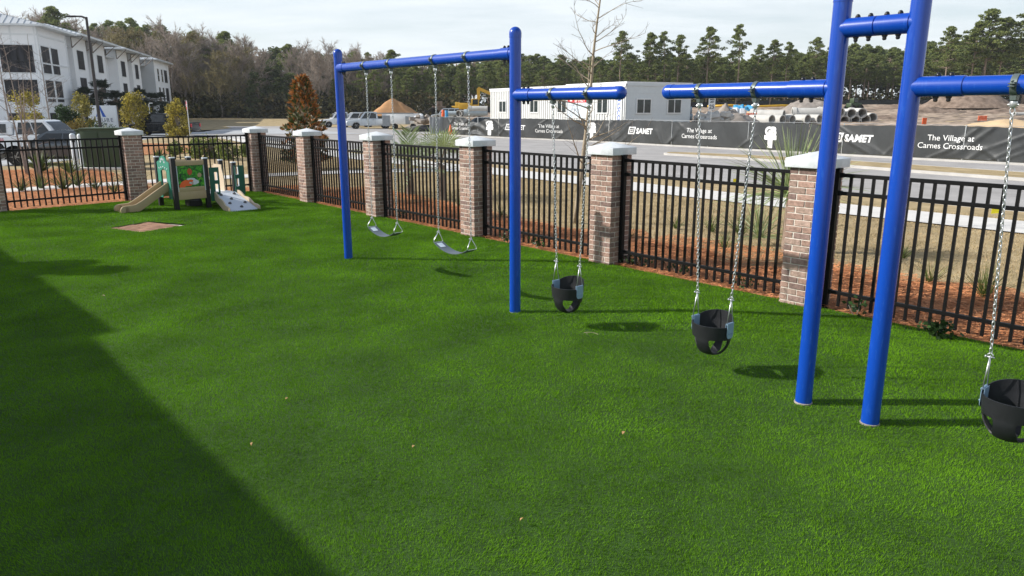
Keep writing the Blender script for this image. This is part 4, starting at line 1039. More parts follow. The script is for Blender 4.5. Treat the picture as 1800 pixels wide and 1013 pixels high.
def prism_pipes():
    # stack seen end-on between the right blue posts
    Y = 78; 
    cols = [(1449, 1), (1461, 1), (1477, 1), (1496, 1), (1512, 1)]
    g_ = 'stacked concrete pipes between the pair of blue posts'
    bot = [(1447, 211), (1462, 212), (1487, 211), (1488+10, 212), (1515, 213), (1527, 208)]
    names = ['bottom row']
    row1 = [(1447, 212), (1467.5, 212), (1486, 212), (1505, 213), (1520, 213)]
    for i, (px, py) in enumerate([(1451, 211), (1468, 212), (1485, 212), (1504, 211.5), (1522, 210.5), (1534, 207)]):
        x, y, z = AT(px, py, Y+ (2.5 if i == 5 else 0)); pipe(None, (x, y, z), (.06, 1, 0), 3.2, .50, .09, M['pipe'], 'concrete pipe lying open end forward in the stack between the blue posts', g_)
    for i, (px, py) in enumerate([(1460, 197.5), (1477, 198), (1497, 200), (1516, 199)]):
        x, y, z = AT(px, py, Y); pipe(None, (x, y, z), (.06, 1, 0), 3.2, .50, .09, M['pipe'], 'concrete pipe lying open end forward in the stack between the blue posts', g_)
prism_pipes()
x, y, z = AT(1378, 203, 66); pipe(None, (x, y, z), (-.8, .6, .02), 2.9, .45, .08, M['pipe'], 'single concrete pipe lying on top of the row behind the banner, left of the posts', 'concrete pipes behind the middle banner')
for i, (px, py, yy) in enumerate([(1357, 211, 64), (1376, 211, 65), (1393, 211, 66), (1404, 209, 69), (1420, 210, 66), (1441, 210, 66)]):
    x, y, z = AT(px, py, yy); pipe(None, (x, y, z), (-.5, .87, 0), 2.8, .42, .08, M['pipe'], 'concrete pipe lying in the low row just showing over the banner', 'concrete pipes behind the middle banner')
x, y, z = AT(1447, 199, 67); pipe(None, (x, y, z), (-.95, .2, 0), 2.6, .45, .08, M['pipe'], 'concrete pipe lying across the row, left of the tall blue post', 'concrete pipes behind the middle banner')
for i, (px, py, L) in enumerate([(1216, 194, 2.9), (1203, 194, 4), (1217, 206, 3), (1202, 206, 4)]):
    x, y, z = AT(px, py, 62+.3*i); pipe(None, (x, y, z), (-1, .12, 0), L, .28, .04, M['pipe_grey'], 'grey plastic pipe stacked at the right end of the site office, %s row' % ('upper' if i < 2 else 'lower'), 'grey plastic pipes beside the site office')
for i, (px, py) in enumerate([(806, 200), (812, 200), (818, 199.5), (825, 196), (829, 199), (837, 196)]):
    x, y, z = AT(px, py, 100); pipe(None, (x, y, z), (.3, .95, 0), 3, .45, .09, M['pipe'], 'small dark mouthed pipe in the far stack behind the left banner', 'far pipes behind the left banner')
for i, (px, py) in enumerate([(857, 192), (857, 198.5)]):
    x, y, z = AT(px, py, 84); pipe(None, (x, y, z), (-1, .05, 0), 2.1+.5*i, .33, .05, M['pipe_grey'] if i else M['pipe'], ['pale pipe sticking out behind the left end of the site office, upper', 'grey pipe sticking out behind the left end of the site office, lower'][i])
x, y, z = AT(802, 199.5, 95); pipe(None, (x, y, z), (-1, .1, 0), 1.6, .28, .05, M['pipe_grey'], 'short grey pipe lying left of the far pipe stack')
x, y, z = AT(1800, 201, 85); pipe(None, (x, y, z), (-1, .1, 0), 1.0, .22, .05, M['pipe'], 'short pale pipe at the right edge on the dirt')

def mound(name, c, rx, ry, h, m, label, cat, seed=1, rough_=.16, n=40, peak=1.5, parts_=None):
    rr = np.random.default_rng(seed); ph = rr.random(12)*6.28; vs = []; fs = []
    for j in range(n//2+1):
        r = j/(n//2)
        for i in range(n):
            a = 2*math.pi*i/n; w = 1+.13*math.sin(2*a+ph[0])+.09*math.sin(3*a+ph[1])+.05*math.sin(7*a+ph[2])
            x = rx*r*w*math.cos(a); y = ry*r*w*math.sin(a); z = h*max(0, (1-r**peak))**1.15
            z += rough_*h*(math.sin(x*3.1/rx*2+ph[3])*math.sin(y*2.7/ry*2+ph[4])*.5+math.sin(x*9/rx+ph[5])*math.sin(y*8/ry+ph[6])*.35+math.sin(17*x/rx+ph[7]+3*y/ry)*.2+.12*rr.normal())*(1-r)**.6*(1 if r > 0 else 0)
            vs.append((x, y, max(z, 0)-.15*(r > .99)))
    for j in range(n//2):
        for i in range(n): fs.append((j*n+i, j*n+(i+1) % n, (j+1)*n+(i+1) % n, (j+1)*n+i))
    b = MB(); b.add(vs, fs[n:]+[(0, n+(i+1) % n, n+i) for i in range(n)][0:0]+[(0, n+i, n+(i+1) % n) for i in range(n)])
    o = b.build(name, m, None, smooth='all'); o.location = c; return tag(o, label, cat)
x, y, z = AT(691, 200, 122); mound('sand_pile', (x, y, z-.2), 3.8, 3.5, 2.6, M['sand'], 'orange sand pile beyond the parked trucks', 'sand pile', 3, .08, peak=1.25)
x, y, z = AT(1700, 185, 112); mound('soil_mound', (x, y, z-.3), 7.5, 5, 3.3, M['mound'], 'brown soil mound under the low arm at the right edge', 'soil mound', 5, .2)
x, y, z = AT(1418, 196, 100); mound('soil_mound', (x, y, z-.3), 4.6, 3, 1.9, M['mound_grey'], 'grey soil mound just left of the tall blue post', 'soil mound', 6, .2)
x, y, z = AT(1768, 224, 47); mound('sand_pile', (x, y, z-.5), 4.8, 3, .95, M['sand_pale'], 'low pale sand heap behind the banner at the right edge', 'sand pile', 7, .15)
x, y, z = AT(1275, 209, 63); mound('debris_heap', (x, y, z-.3), 2.6, 1.6, 1.1, M['mound_grey'], 'grey rubble heap right of the speed limit sign', 'debris heap', 8, .45)
for i, (px, py, yy, rx, h, mk) in enumerate([(1640, 190, 100, 5, .8, 'mound'), (1560, 205, 85, 4, .5, 'mound'), (1300, 195, 85, 5, .7, 'mound_grey'), (1345, 185, 110, 6, .8, 'sand_pale'), (1590, 195, 120, 6, 1.0, 'mound'), (1780, 190, 95, 5, .7, 'mound'), (760, 218, 80, 2.4, .9, 'sand_pale'), (752, 207, 92, 3.5, .8, 'mound_grey')]):
    x, y, z = AT(px, py, yy); mound('soil_mound', (x, y, tzf(x, y)-.1), rx, rx*.6, h, M[mk], ['low brown mound between the right post and the big mound', 'flat brown heap right of the pipe stack', 'low grey heap behind the blue tarp', 'low pale heap at the forest edge above the single pipe', 'far brown mound seen between the pair of posts', 'low brown mound at the right edge of the photo', 'tan heap left of the grey fence end panel', 'grey heap in front of the loader'][i], 'soil mound', 20+i, .35)
# debris objects
def junk(name, px, py, Y, dims, m, label, cat, n=7, seed=1):
    x, y, z = AT(px, py, Y); t = thing(name, label, cat, (x, y, z)); rr = random.Random(seed); b = MB()
    for i in range(n):
        rot = Matrix.Rotation(rr.uniform(-.5, .5), 3, 'X') @ Matrix.Rotation(rr.uniform(0, 3), 3, 'Z') @ Matrix.Rotation(rr.uniform(-.4, .4), 3, 'Y')
        b.box((rr.uniform(-.5, .5)*dims[0], rr.uniform(-.5, .5)*dims[1], rr.uniform(-.4, .3)*dims[2]), (dims[0]*rr.uniform(.2, .5), dims[1]*rr.uniform(.2, .5), dims[2]*rr.uniform(.3, .6)), rot=rot)
    b.build('bundle', m, t, bevel=.03, seg=1); return t
junk('tarp_bundle', 1300, 193, 75, (2.6, 1, .8), M['cyan'], 'blue tarp bundle on the dirt above the banner', 'tarp', 8, 2)
junk('wrapped_bundle', 1293, 197, 72, (1.8, 1, .9), M['paper'], 'white wrapped bundle beside the blue tarp', 'bundle', 9, 3)
junk('material_pile', 1275, 193, 74, (1.0, .8, .5), M['darkred'], 'dark red material pile left of the white bundle', 'material pile', 6, 4)
junk('wood_debris', 1256, 206, 60, (2.4, 1.3, .8), M['pipe'], 'pale broken board pile at the foot of the speed limit sign', 'debris pile', 22, 5)
junk('wood_debris', 752, 212, 84, (3.6, 1.6, .7), M['mound_grey'], 'broken board pile left of the fence end panel', 'debris pile', 20, 6)
def barrier(px, py, Y, w, h, label):
    x, y, z = AT(px, py, Y); t = thing('orange_barrier', label, 'barrier', (x, y, z-h/2)); b = MB()
    for i in range(7): b.box((-w/2+w*i/6, 0, h/2), (.05, .05, h))
    for j in range(5): b.box((0, .0, h*(j+.5)/5), (w, .03, h*.11))
    b.build('mesh_panel', M['orange'], t)
barrier(1321, 203, 66, .85, .42, 'orange safety mesh barrier behind the banner near the middle chain')
barrier(1727, 208, 70, .75, .45, 'orange safety mesh barrier on the dirt near the right edge')
barrier(1625, 213, 60, .28, .5, 'small orange barrier touching the right blue post in view')
b = MB(); x, y, z = AT(1320, 187, 105)
b.tube([(x-6, y, z), (x-3, y-1, z+.15), (x, y, z-.05), (x+4, y-1, z+.1), (x+8, y, z)], .16, 6); tag(b.build('yellow_hose', M['yellow'], None, smooth='all'), 'long yellow hose lying on the dirt at the forest edge', 'hose')
# speed limit sign
x, y = G(1252, 258)[0], 0
x, y, z = AT(1251, 190, 50.5); t = thing('speed_limit_sign', 'white speed limit 25 sign on a thin post behind the banner', 'road sign', (x, y, 0), R(8))
b = MB(); b.tube([(0, 0.03, 0), (0, 0.03, 3.05)], .03, 6); b.build('post', M['galv'], t)
b = MB(); b.box((0, 0, 2.62), (.46, .012, .80)); b.build('plate', M['white_print'], t, bevel=.004)
for tx, sz, zz in (('SPEED', .13, 2.86), ('LIMIT', .13, 2.71), ('25', .36, 2.33)): flat_text(t, tx, sz, M['black_cap'], (0, -.009, zz), (1, 0, 0), (0, 0, 1), .006)
# traffic cone
x, y = G(792, 238); t = thing('traffic_cone', 'tall orange cone standing at the left end of the banner fence', 'traffic cone', (x, y, 0))
b = MB(); b.box((0, 0, .02), (.45, .45, .04)); b.build('base', M['orange'], t); b = MB(); b.lathe((0, 0, .04), [(.22, 0), (.05, .86), (.03, .88)], 16); b.build('cone', M['orange'], t, smooth=True)
for i, (px, py, Y) in enumerate([(779, 199, 88), (785, 200, 86)]):
    x, y, z = AT(px, py, Y); b = MB(); b.lathe((0, 0, -.4), [(.2, 0), (.2, .3), (.17, .32), (.17, .7), (.14, .75)], 12); o = b.build('traffic_barrel', M['orange'] if i == 0 else M['cyan'], smooth=True); o.location = (x, y, z); tag(o, ['small orange barrel above the fence end panel', 'blue barrel above the fence end panel, right of the orange one'][i], 'barrel')
# container and toilet
def container(px, py, Y, w, d, h, m, label, cat, name, door=True):
    x, y, z = AT(px, py, Y); t = thing(name, label, cat, (x, y, z), R(12)); b = MB(); b.box((0, 0, h/2), (w, d, h)); b.build('body', m, t, bevel=.03, seg=1)
    b = MB()
    for i in range(int(w/.35)): b.box((-w/2+.2+i*.35, -d/2-.015, h/2), (.12, .04, h*.9))
    b.box((0, 0, h+.03), (w+.06, d+.06, .06)); b.build('ribs', m, t)
    b = MB(); b.box((w/2-.45, -d/2-.04, h*.45), (.7, .04, h*.82)); b.build('door', m, t)
container(747.5, 201, 140, 2.7, 2.2, 1.75, M['beige'], 'beige storage container beside the sand pile', 'container', 'storage_container')
container(734, 200, 142, 1.1, 1.1, 1.5, M['teal'], 'teal portable toilet behind the beige container', 'toilet', 'portable_toilet')
# excavator
def excavator():
    x, y, z = AT(830, 201, 112); t = thing('excavator', 'yellow excavator with raised boom behind the left end of the site office', 'excavator', (x, y, z-.1), R(0))
    b = MB(); 
    for yy in (-1, 1): b.prism([(-1.7, 0), (1.7, 0), (1.9, .3), (1.7, .7), (-1.7, .7), (-1.9, .3)], 0, .5); 
    b = MB()
    for yy in (-1.1, .7): b.slab([(-1.7, 0), (1.7, 0), (1.95, .35), (1.7, .75), (-1.7, .75), (-1.95, .35)], (0, yy, 0), (1, 0, 0), (0, 0, 1), -.5)
    b.build('track', M['trim'], t); b = MB(); b.box((-.9, 0, 1.25), (2.0, 2.2, .9)); b.build('body', M['yellow'], t, bevel=.08); b = MB(); b.box((.5, -.5, 1.55), (1.1, 1.0, 1.5)); cb = b.build('cab', M['yellow'], t, bevel=.06)
    b = MB(); b.box((.52, -1.01, 1.85), (.8, .03, .75)); b.box((1.06, -.5, 1.85), (.03, .75, .75)); b.build('window', M['glass'], cb)
    b = MB(); b.slab([(.4, 1.1), (.8, 1.1), (1.9, 2.6), (1.95, 3.05), (1.6, 3.0)], (0, .1, 0), (1, 0, 0), (0, 0, 1), -.35); 
    b = MB(); b.slab([(.3, 1.2), (.75, 1.1), (1.2, 2.4), (1.15, 3.6), (.95, 3.95), (.7, 3.7), (.75, 2.5)][::1], (0, .1, 0), (1, 0, 0), (0, 0, 1), -.35); b.build('boom', M['yellow'], t)
    b = MB(); b.slab([(.75, 3.6), (1.0, 4.0), (3.0, 3.15), (3.6, 2.2), (3.25, 2.1), (2.75, 2.8)], (0, .16, 0), (1, 0, 0), (0, 0, 1), -.3); b.build('arm', M['yellow'], t)
    b = MB(); b.slab([(3.2, 2.15), (3.65, 2.2), (3.9, 1.6), (3.5, 1.2), (3.1, 1.5)], (0, .35, 0), (1, 0, 0), (0, 0, 1), -.7); b.build('bucket', M['trim'], t)
excavator()
def loader(px, py, Y, s_, m, label, rz):
    x, y, z = AT(px, py, Y); t = thing('wheel_loader', label, 'loader', (x, y, z), rz)
    b = MB(); b.box((0, 0, .95*s_), (2.2*s_, 1.1*s_, .7*s_)); b.build('body', m, t, bevel=.06); b = MB(); b.box((-.1*s_, 0, 1.65*s_), (.9*s_, .9*s_, .8*s_)); cb = b.build('cab', m, t, bevel=.05)
    b = MB(); b.box((-.1*s_, -.46*s_, 1.7*s_), (.65*s_, .03, .5*s_)); b.build('window', M['glass'], cb)
    for xx in (-.8, .8):
        for yy in (-.65, .65): b = MB(); b.lathe((xx*s_, yy*s_-.15*s_, .5*s_), [(.5*s_, 0), (.5*s_, .3*s_)], 18, Vector((0, 1, 0))); b.build('wheel', M['tyre'], t, smooth=True)
    b = MB(); b.slab([(1.0, .9), (1.9, .35), (2.5, .2), (2.4, .75), (1.9, .6), (1.1, 1.15)], (0, .5*s_, 0), (s_, 0, 0), (0, 0, s_), -1.0*s_); b.build('bucket', M['trim'], t)
loader(772, 201, 125, 1.0, M['mound'], 'muddy brown wheel loader right of the beige container', R(190))
loader(804, 197.5, 128, .8, M['yellow'], 'small yellow loader beyond the left banner', R(170))
loader(716, 196, 150, 1.5, M['sand'], 'tan dump truck behind the orange sand pile', R(5))
loader(792, 196, 150, 1.3, M['util_green2'], 'grey green machine at the forest edge above the left banner', R(5))
loader(1500, 196, 110, .9, M['util_green'], 'green machine on the dirt behind the pipe stack', R(20))
# white flatbed trailer / panels left of the banner
x, y = G(712, 228)
t = thing('equipment_trailer', 'white box trailer with grey side panels parked beside the silver pickup', 'trailer', (x, y+2, 0), R(-6))
b = MB(); b.box((-.6, 0, 1.15), (4.2, 2.0, 1.2)); b.build('body', M['car_white'], t, bevel=.04); b = MB(); b.box((-2.2, -1.05, .95), (.9, .05, 1.2)); b.box((.3, -1.05, 1.0), (.5, .05, .9)); b.box((-1.3, -1.02, 1.79), (4.6, .1, .12)); b.build('side_panel', M['banner_grey'], t)
for xx in (-1.2, .9): b = MB(); b.lathe((xx, -1.0, .33), [(.33, 0), (.33, .2)], 16, Vector((0, 1, 0))); b.build('wheel', M['tyre'], t, smooth=True)
x, y, z = AT(735, 212, 84); junk('wrapped_pallet', 735, 206, 84, (1.2, .8, 1.0), M['paper'], 'white wrapped pallet right of the box trailer', 'pallet', 12, 9)
b = MB(); x, y = G(764, 232); b.tube([(x-3, y, .1), (x-1.5, y+.2, .22), (x, y, .15), (x+1.2, y, .35)], .28, 8); b.tube([(x-2.4, y+.5, .35), (x, y+.5, .6)], .2, 8)
tag(b.build('fabric_roll', M['trim'], smooth='all'), 'black fabric roll lying left of the grey fence end panel', 'fabric roll')

# ---------------------------------------------------------------- vehicles
def wheel(t, x, y, r, w, out):
    b = MB(); b.lathe((x, y, r), [(r*.80, -w/2), (r*.97, -w/2), (r, -w/2+.03), (r, w/2-.03), (r*.97, w/2), (r*.80, w/2)], 26, Vector((0, out, 0))); wh = b.build('wheel', M['tyre'], t, smooth=True)
    b = MB(); b.lathe((x, y+out*(w/2-.05), r), [(r*.70, 0), (r*.72, .045), (r*.64, .05), (r*.60, .02), (.02, .02)], 24, Vector((0, out, 0)))
    for k in range(6):
        a = k*math.pi/3; b.box((x+math.cos(a)*r*.36, y+out*(w/2-.015), r+math.sin(a)*r*.36), (r*.66, .03, r*.13), rot=Matrix.Rotation(-a, 3, 'Y'))
    b.build('rim', M['rim'], wh, smooth=True)
def vehicle(name, label, cat, loc, rz, paint, kind, L, W, H, group=None, wr=.36):
    """local: +x forward, origin on ground at the centre"""
    t = thing(name, label, cat, loc, rz, group); h = L/2; wf, wb = h-.95*L/5, -h+1.05*L/5
    gc = .20 if kind == 'sedan' else .30 if kind == 'suv' else .36
    belt = {'sedan': .92, 'suv': 1.08, 'pickup': 1.12}[kind]*H/{'sedan': 1.46, 'suv': 1.8, 'pickup': 1.88}[kind]
    hood = belt*.93; nose = hood*.80
    def arch(cx):
        return [(cx-wr*1.16*math.cos(a), wr+wr*1.16*math.sin(a)) for a in [i*math.pi/9 for i in range(10)]]
    bot = [(-h+.05, gc+.12), (-h+.12, gc)]+[p for p in arch(wb) if p[1] >= gc]+[p for p in arch(wf) if p[1] >= gc]+[(h-.15, gc), (h-.02, gc+.15)]
    if kind == 'sedan': topp = [(h, nose*.75), (h-.06, nose*.92), (h-.35, nose*1.02), (h-.30*L, hood), (h-.33*L, belt), (-h+.20*L, belt+.03), (-h+.14*L, belt+.04), (-h+.04, belt), (-h, belt*.75)]
    elif kind == 'suv': topp = [(h, nose*.7), (h-.03, nose), (h-.2, nose*1.06), (h-.24*L, hood), (h-.26*L, belt), (-h+.05, belt), (-h, belt*.6)]
    else: topp = [(h, nose*.7), (h-.03, nose*1.0), (h-.15, nose*1.10), (h-.25*L, hood*1.0), (h-.27*L, belt), (-h+.37*L, belt), (-h+.02, belt), (-h, belt*.6)]
    prof = bot+topp
    b = MB(); b.slab(prof, (0, W/2, 0), (1, 0, 0), (0, 0, 1), W)   # normal = x cross z = -y
    bm = bmesh.new(); V_ = [bm.verts.new(v) for v in b.v]
    for f in b.f: bm.faces.new([V_[i] for i in f])
    bmesh.ops.recalc_face_normals(bm, faces=bm.faces[:])
    ed = [e for e in bm.edges if e.calc_face_angle(0) > R(60) and abs(e.verts[0].co.y) > W/2-.01 and abs(e.verts[1].co.y) > W/2-.01 and abs(e.verts[0].co.y-e.verts[1].co.y) < .01]
    bmesh.ops.bevel(bm, geom=ed, offset=.07, segments=3, affect='EDGES', profile=.6)
    me = bpy.data.meshes.new('body'); bm.to_mesh(me); bm.free(); me.shade_smooth(); me.set_sharp_from_angle(angle=R(38)); me.materials.append(paint)
    bo = bpy.data.objects.new('body', me); C.objects.link(bo); bo.parent = t
    # cabin
    if kind == 'sedan': base = (-h+.12*L, h-.30*L); roof = (-h+.27*L, h-.46*L)
    elif kind == 'suv': base = (-h+.03, h-.25*L); roof = (-h+.16, h-.38*L)
    else: base = (-h+.37*L, h-.26*L); roof = (-h+.385*L, h-.38*L)
    wbm = W/2-.05; wr_ = W/2-.24; zr = H
    def side(x, z, s_): k = (z-belt)/(zr-belt); return (x, s_*(wbm+(wr_-wbm)*k), z)
    mid = [((base[0]+ (roof[0]-base[0])*.55), belt+(zr-belt)*.62), ((base[1]+(roof[1]-base[1])*.55), belt+(zr-belt)*.62)]
    cp_ = [(base[0], belt-.02), (mid[0][0]-(.05 if kind == 'sedan' else 0), mid[0][1]), (roof[0], zr-.03), (roof[0]+.25, zr), (roof[1]-.25, zr), (roof[1], zr-.03), (mid[1][0]+.04, mid[1][1]), (base[1], belt-.02)]
    vs = [side(x, z, -1) for x, z in cp_]+[side(x, z, 1) for x, z in cp_]; n = len(cp_)
    bm = bmesh.new(); V_ = [bm.verts.new(v) for v in vs]
    bm.faces.new(V_[:n]); bm.faces.new(V_[n:][::-1])
    for i in range(n): bm.faces.new((V_[i], V_[(i+1) % n], V_[n+(i+1) % n], V_[n+i]))
    bmesh.ops.recalc_face_normals(bm, faces=bm.faces[:]); bmesh.ops.bevel(bm, geom=[e for e in bm.edges if (e.verts[0].co.y > 0) == (e.verts[1].co.y > 0) and e.calc_face_angle(0) > R(40)], offset=.05, segments=2, affect='EDGES')
    me = bpy.data.meshes.new('cabin'); bm.to_mesh(me); bm.free(); me.shade_smooth(); me.set_sharp_from_angle(angle=R(38)); me.materials.append(paint)
    ca = bpy.data.objects.new('cabin', me); C.objects.link(ca); ca.parent = t
    # side windows
    def at_k(k): return (base[0]+(roof[0]-base[0])*k, base[1]+(roof[1]-base[1])*k)
    zl, zh = belt+.05, zr-.12; kl = (zl-belt)/(zr-belt); kh = (zh-belt)/(zr-belt)
    xl0, xl1 = at_k(kl); xh0, xh1 = at_k(kh); xl0 += .16; xh0 += .12; xl1 -= .16; xh1 -= .12
    nwin = {'sedan': 2, 'suv': 3, 'pickup': 2}[kind]
    for s_ in (-1, 1):
        for i in range(nwin):
            a0 = i/nwin+.018; a1 = (i+1)/nwin-.018
            q = [(xl0+(xl1-xl0)*a0, zl), (xl0+(xl1-xl0)*a1, zl), (xh0+(xh1-xh0)*a1, zh), (xh0+(xh1-xh0)*a0, zh)]
            vs = [Vector(side(x, z, s_))+Vector((0, s_*.008, 0)) for x, z in q]
            b = MB(); b.add(vs, [(0, 1, 2, 3)] if s_ < 0 else [(3, 2, 1, 0)]); b.build('side_window', M['glass'], ca)
    for fr in (0, 1):
        x0, z0 = cp_[0] if fr == 0 else cp_[-1]; x1, z1 = cp_[1] if fr == 0 else cp_[-2]; x2, z2 = cp_[2] if fr == 0 else cp_[-3]
        pts = []
        for (x, z, kk) in ((x0+(x1-x0)*.18, z0+(z1-z0)*.18, .12), (x1, z1, .10), (x1+(x2-x1)*.75, z1+(z2-z1)*.75, .10)):
            p_ = side(x, z, 1); pts.append((x+(.015 if fr else -.015), p_[1]-kk, z+.01))
        vs = [(x, -y_, z) for x, y_, z in pts]+[(x, y_, z) for x, y_, z in pts]
        b = MB(); b.add(vs, [(0, 3, 4, 1), (1, 4, 5, 2)]); b.build('windshield' if fr else 'rear_window', M['glass'], ca, smooth='all')
    for x in (wf, wb):
        for s_ in (-1, 1): wheel(t, x, s_*(W/2-.13), wr, .23, s_)
    # undertray keeps the arches dark
    b = MB(); b.box((0, 0, gc+.16), (L*.88, W-.5, .2)); b.build('underbody', M['trim'], t)
    b = MB(); b.box((h-.01, 0, nose*.62), (.06, W*.52, nose*.26)); b.build('grille', M['trim'], t, bevel=.02)
    for s_ in (-1, 1):
        b = MB(); b.box((h-.09, s_*(W/2-.24), nose*.82), (.26, .34, .15)); b.build('headlight', M['lamp_clear'], t, bevel=.04)
        b = MB(); b.box((-h+.03, s_*(W/2-.13), belt*.78), (.12, .22, .30 if kind != 'sedan' else .16)); b.build('tail_light', M['lamp_red'], t, bevel=.03)
        b = MB(); b.box((base[1]-.18*1, s_*(W/2+.07), belt+.08), (.12, .2, .15)); b.build('mirror', paint, t, bevel=.03)
        for xx in ((base[0]+base[1])/2+.03, base[1]-.25, base[0]+.35): b = MB(); b.box((xx, s_*(W/2+.001), (belt+gc)/2+.06), (.012, .006, belt-gc-.22)); b.build('door_gap', M['trim'], bo)
        for xx in ((base[0]+base[1])/2+.18, base[0]+.55): b = MB(); b.box((xx, s_*(W/2+.015), belt-.13), (.20, .03, .035)); b.build('door_handle', paint if kind == 'sedan' else M['trim'], bo)
    b = MB(); b.box((h-.03, 0, gc+.14), (.16, W*.94, .20)); b.build('bumper', M['chrome'] if kind == 'pickup' and paint is not M['car_black'] else paint, t, bevel=.05)
    b = MB(); b.box((-h+.03, 0, gc+.14), (.16, W*.94, .20)); b.build('bumper', M['chrome'] if kind == 'pickup' and paint is not M['car_black'] else paint, t, bevel=.05)
    if kind == 'pickup': b = MB(); b.box((-h+.185*L, 0, belt+.004), (L*.33, W-.34, .02)); b.build('bed', M['trim'], t)
    return t
Pi = math.pi
x, y = G(50, 297); v = vehicle('sedan', 'dark grey sedan with pale headlights parked behind the left fence', 'car', (-19.3, 32.3, 0), Pi+.06, M['car_dark'], 'sedan', 4.8, 1.84, 1.45)
wt = vehicle('pickup_truck', 'white pickup truck with a camper shell parked beyond the dark grey sedan', 'pickup truck', (-23.4, 37.4, 0), .02, M['car_white'], 'pickup', 5.6, 1.9, 1.80)
b = MB(); b.box((-1.75, 0, 1.42), (1.95, 1.70, .66), taper=.93); sh = b.build('camper_shell', M['car_white'], wt, bevel=.06)
b = MB(); b.box((-1.8, -.845, 1.40), (1.45, .03, .42), rot=Matrix.Rotation(-.09, 3, 'X')); b.build('window', M['glass'], sh)
flat_text(wt, 'Services', .26, M['red'], (-1.6, -.962, .82), (1, 0, 0), (0, 0, 1))
vehicle('pickup_truck', 'black pickup truck with red tail light behind the yellow shrub', 'pickup truck', (-30.9, 67.0, 0), Pi-.03, M['car_black'], 'pickup', 5.9, 2.0, 1.92)
# silver pickup and its neighbours face the camera three-quarter
vehicle('pickup_truck', 'silver pickup truck parked nearest, right of the left blue post', 'pickup truck', (*G(652, 226.5), 0), Pi+.32, M['car_silver'], 'pickup', 5.8, 1.95, 1.95, 'light trucks parked on the side road')
vehicle('parked_suv', 'white SUV parked between the silver pickup and the left blue post', 'suv', (*G(627, 224.0), 0), Pi+.42, M['car_white'], 'suv', 5.0, 1.9, 1.85, 'light trucks parked on the side road')
vehicle('pickup_truck', 'white pickup truck parked left of the left blue post with dark grille', 'pickup truck', (*G(601, 224.0), 0), Pi+.40, M['car_white'], 'pickup', 5.6, 1.95, 1.9, 'light trucks parked on the side road')
def farcar(px, py, Y, kind, paint, label, rz=Pi):
    x, y, z = AT(px, py, Y); dims = {'sedan': (4.7, 1.8, 1.45), 'suv': (4.8, 1.9, 1.8), 'pickup': (5.6, 1.95, 1.88)}[kind]
    vehicle({'sedan': 'sedan', 'suv': 'parked_suv', 'pickup': 'pickup_truck'}[kind], label, {'sedan': 'car', 'suv': 'suv', 'pickup': 'pickup truck'}[kind], (x, y, tzf(x, y)), rz, M[paint], kind, *dims)
farcar(575, 200, 178, 'sedan', 'car_silver', 'small far silver sedan near the wood edge, left of the workers')
farcar(614, 199, 160, 'suv', 'car_black', 'far black SUV just right of the left blue post')
farcar(627, 197, 175, 'pickup', 'car_black', 'far black pickup truck behind the parked white SUV')
farcar(637, 197, 172, 'suv', 'car_white', 'far white van-like SUV above the silver pickup')
farcar(640, 203, 140, 'pickup', 'car_dark', 'far dark pickup truck right behind the silver pickup roof')
farcar(665, 196, 175, 'suv', 'car_white', 'far white SUV at the left foot of the sand pile')
farcar(842, 211, 78, 'sedan', 'car_dark', 'dark car roof showing over the sagging banner', Pi)
farcar(786, 199, 118, 'suv', 'car_silver', 'far silver car right of the muddy wheel loader')
farcar(822, 196, 135, 'pickup', 'car_black', 'far black truck beyond the small yellow loader')

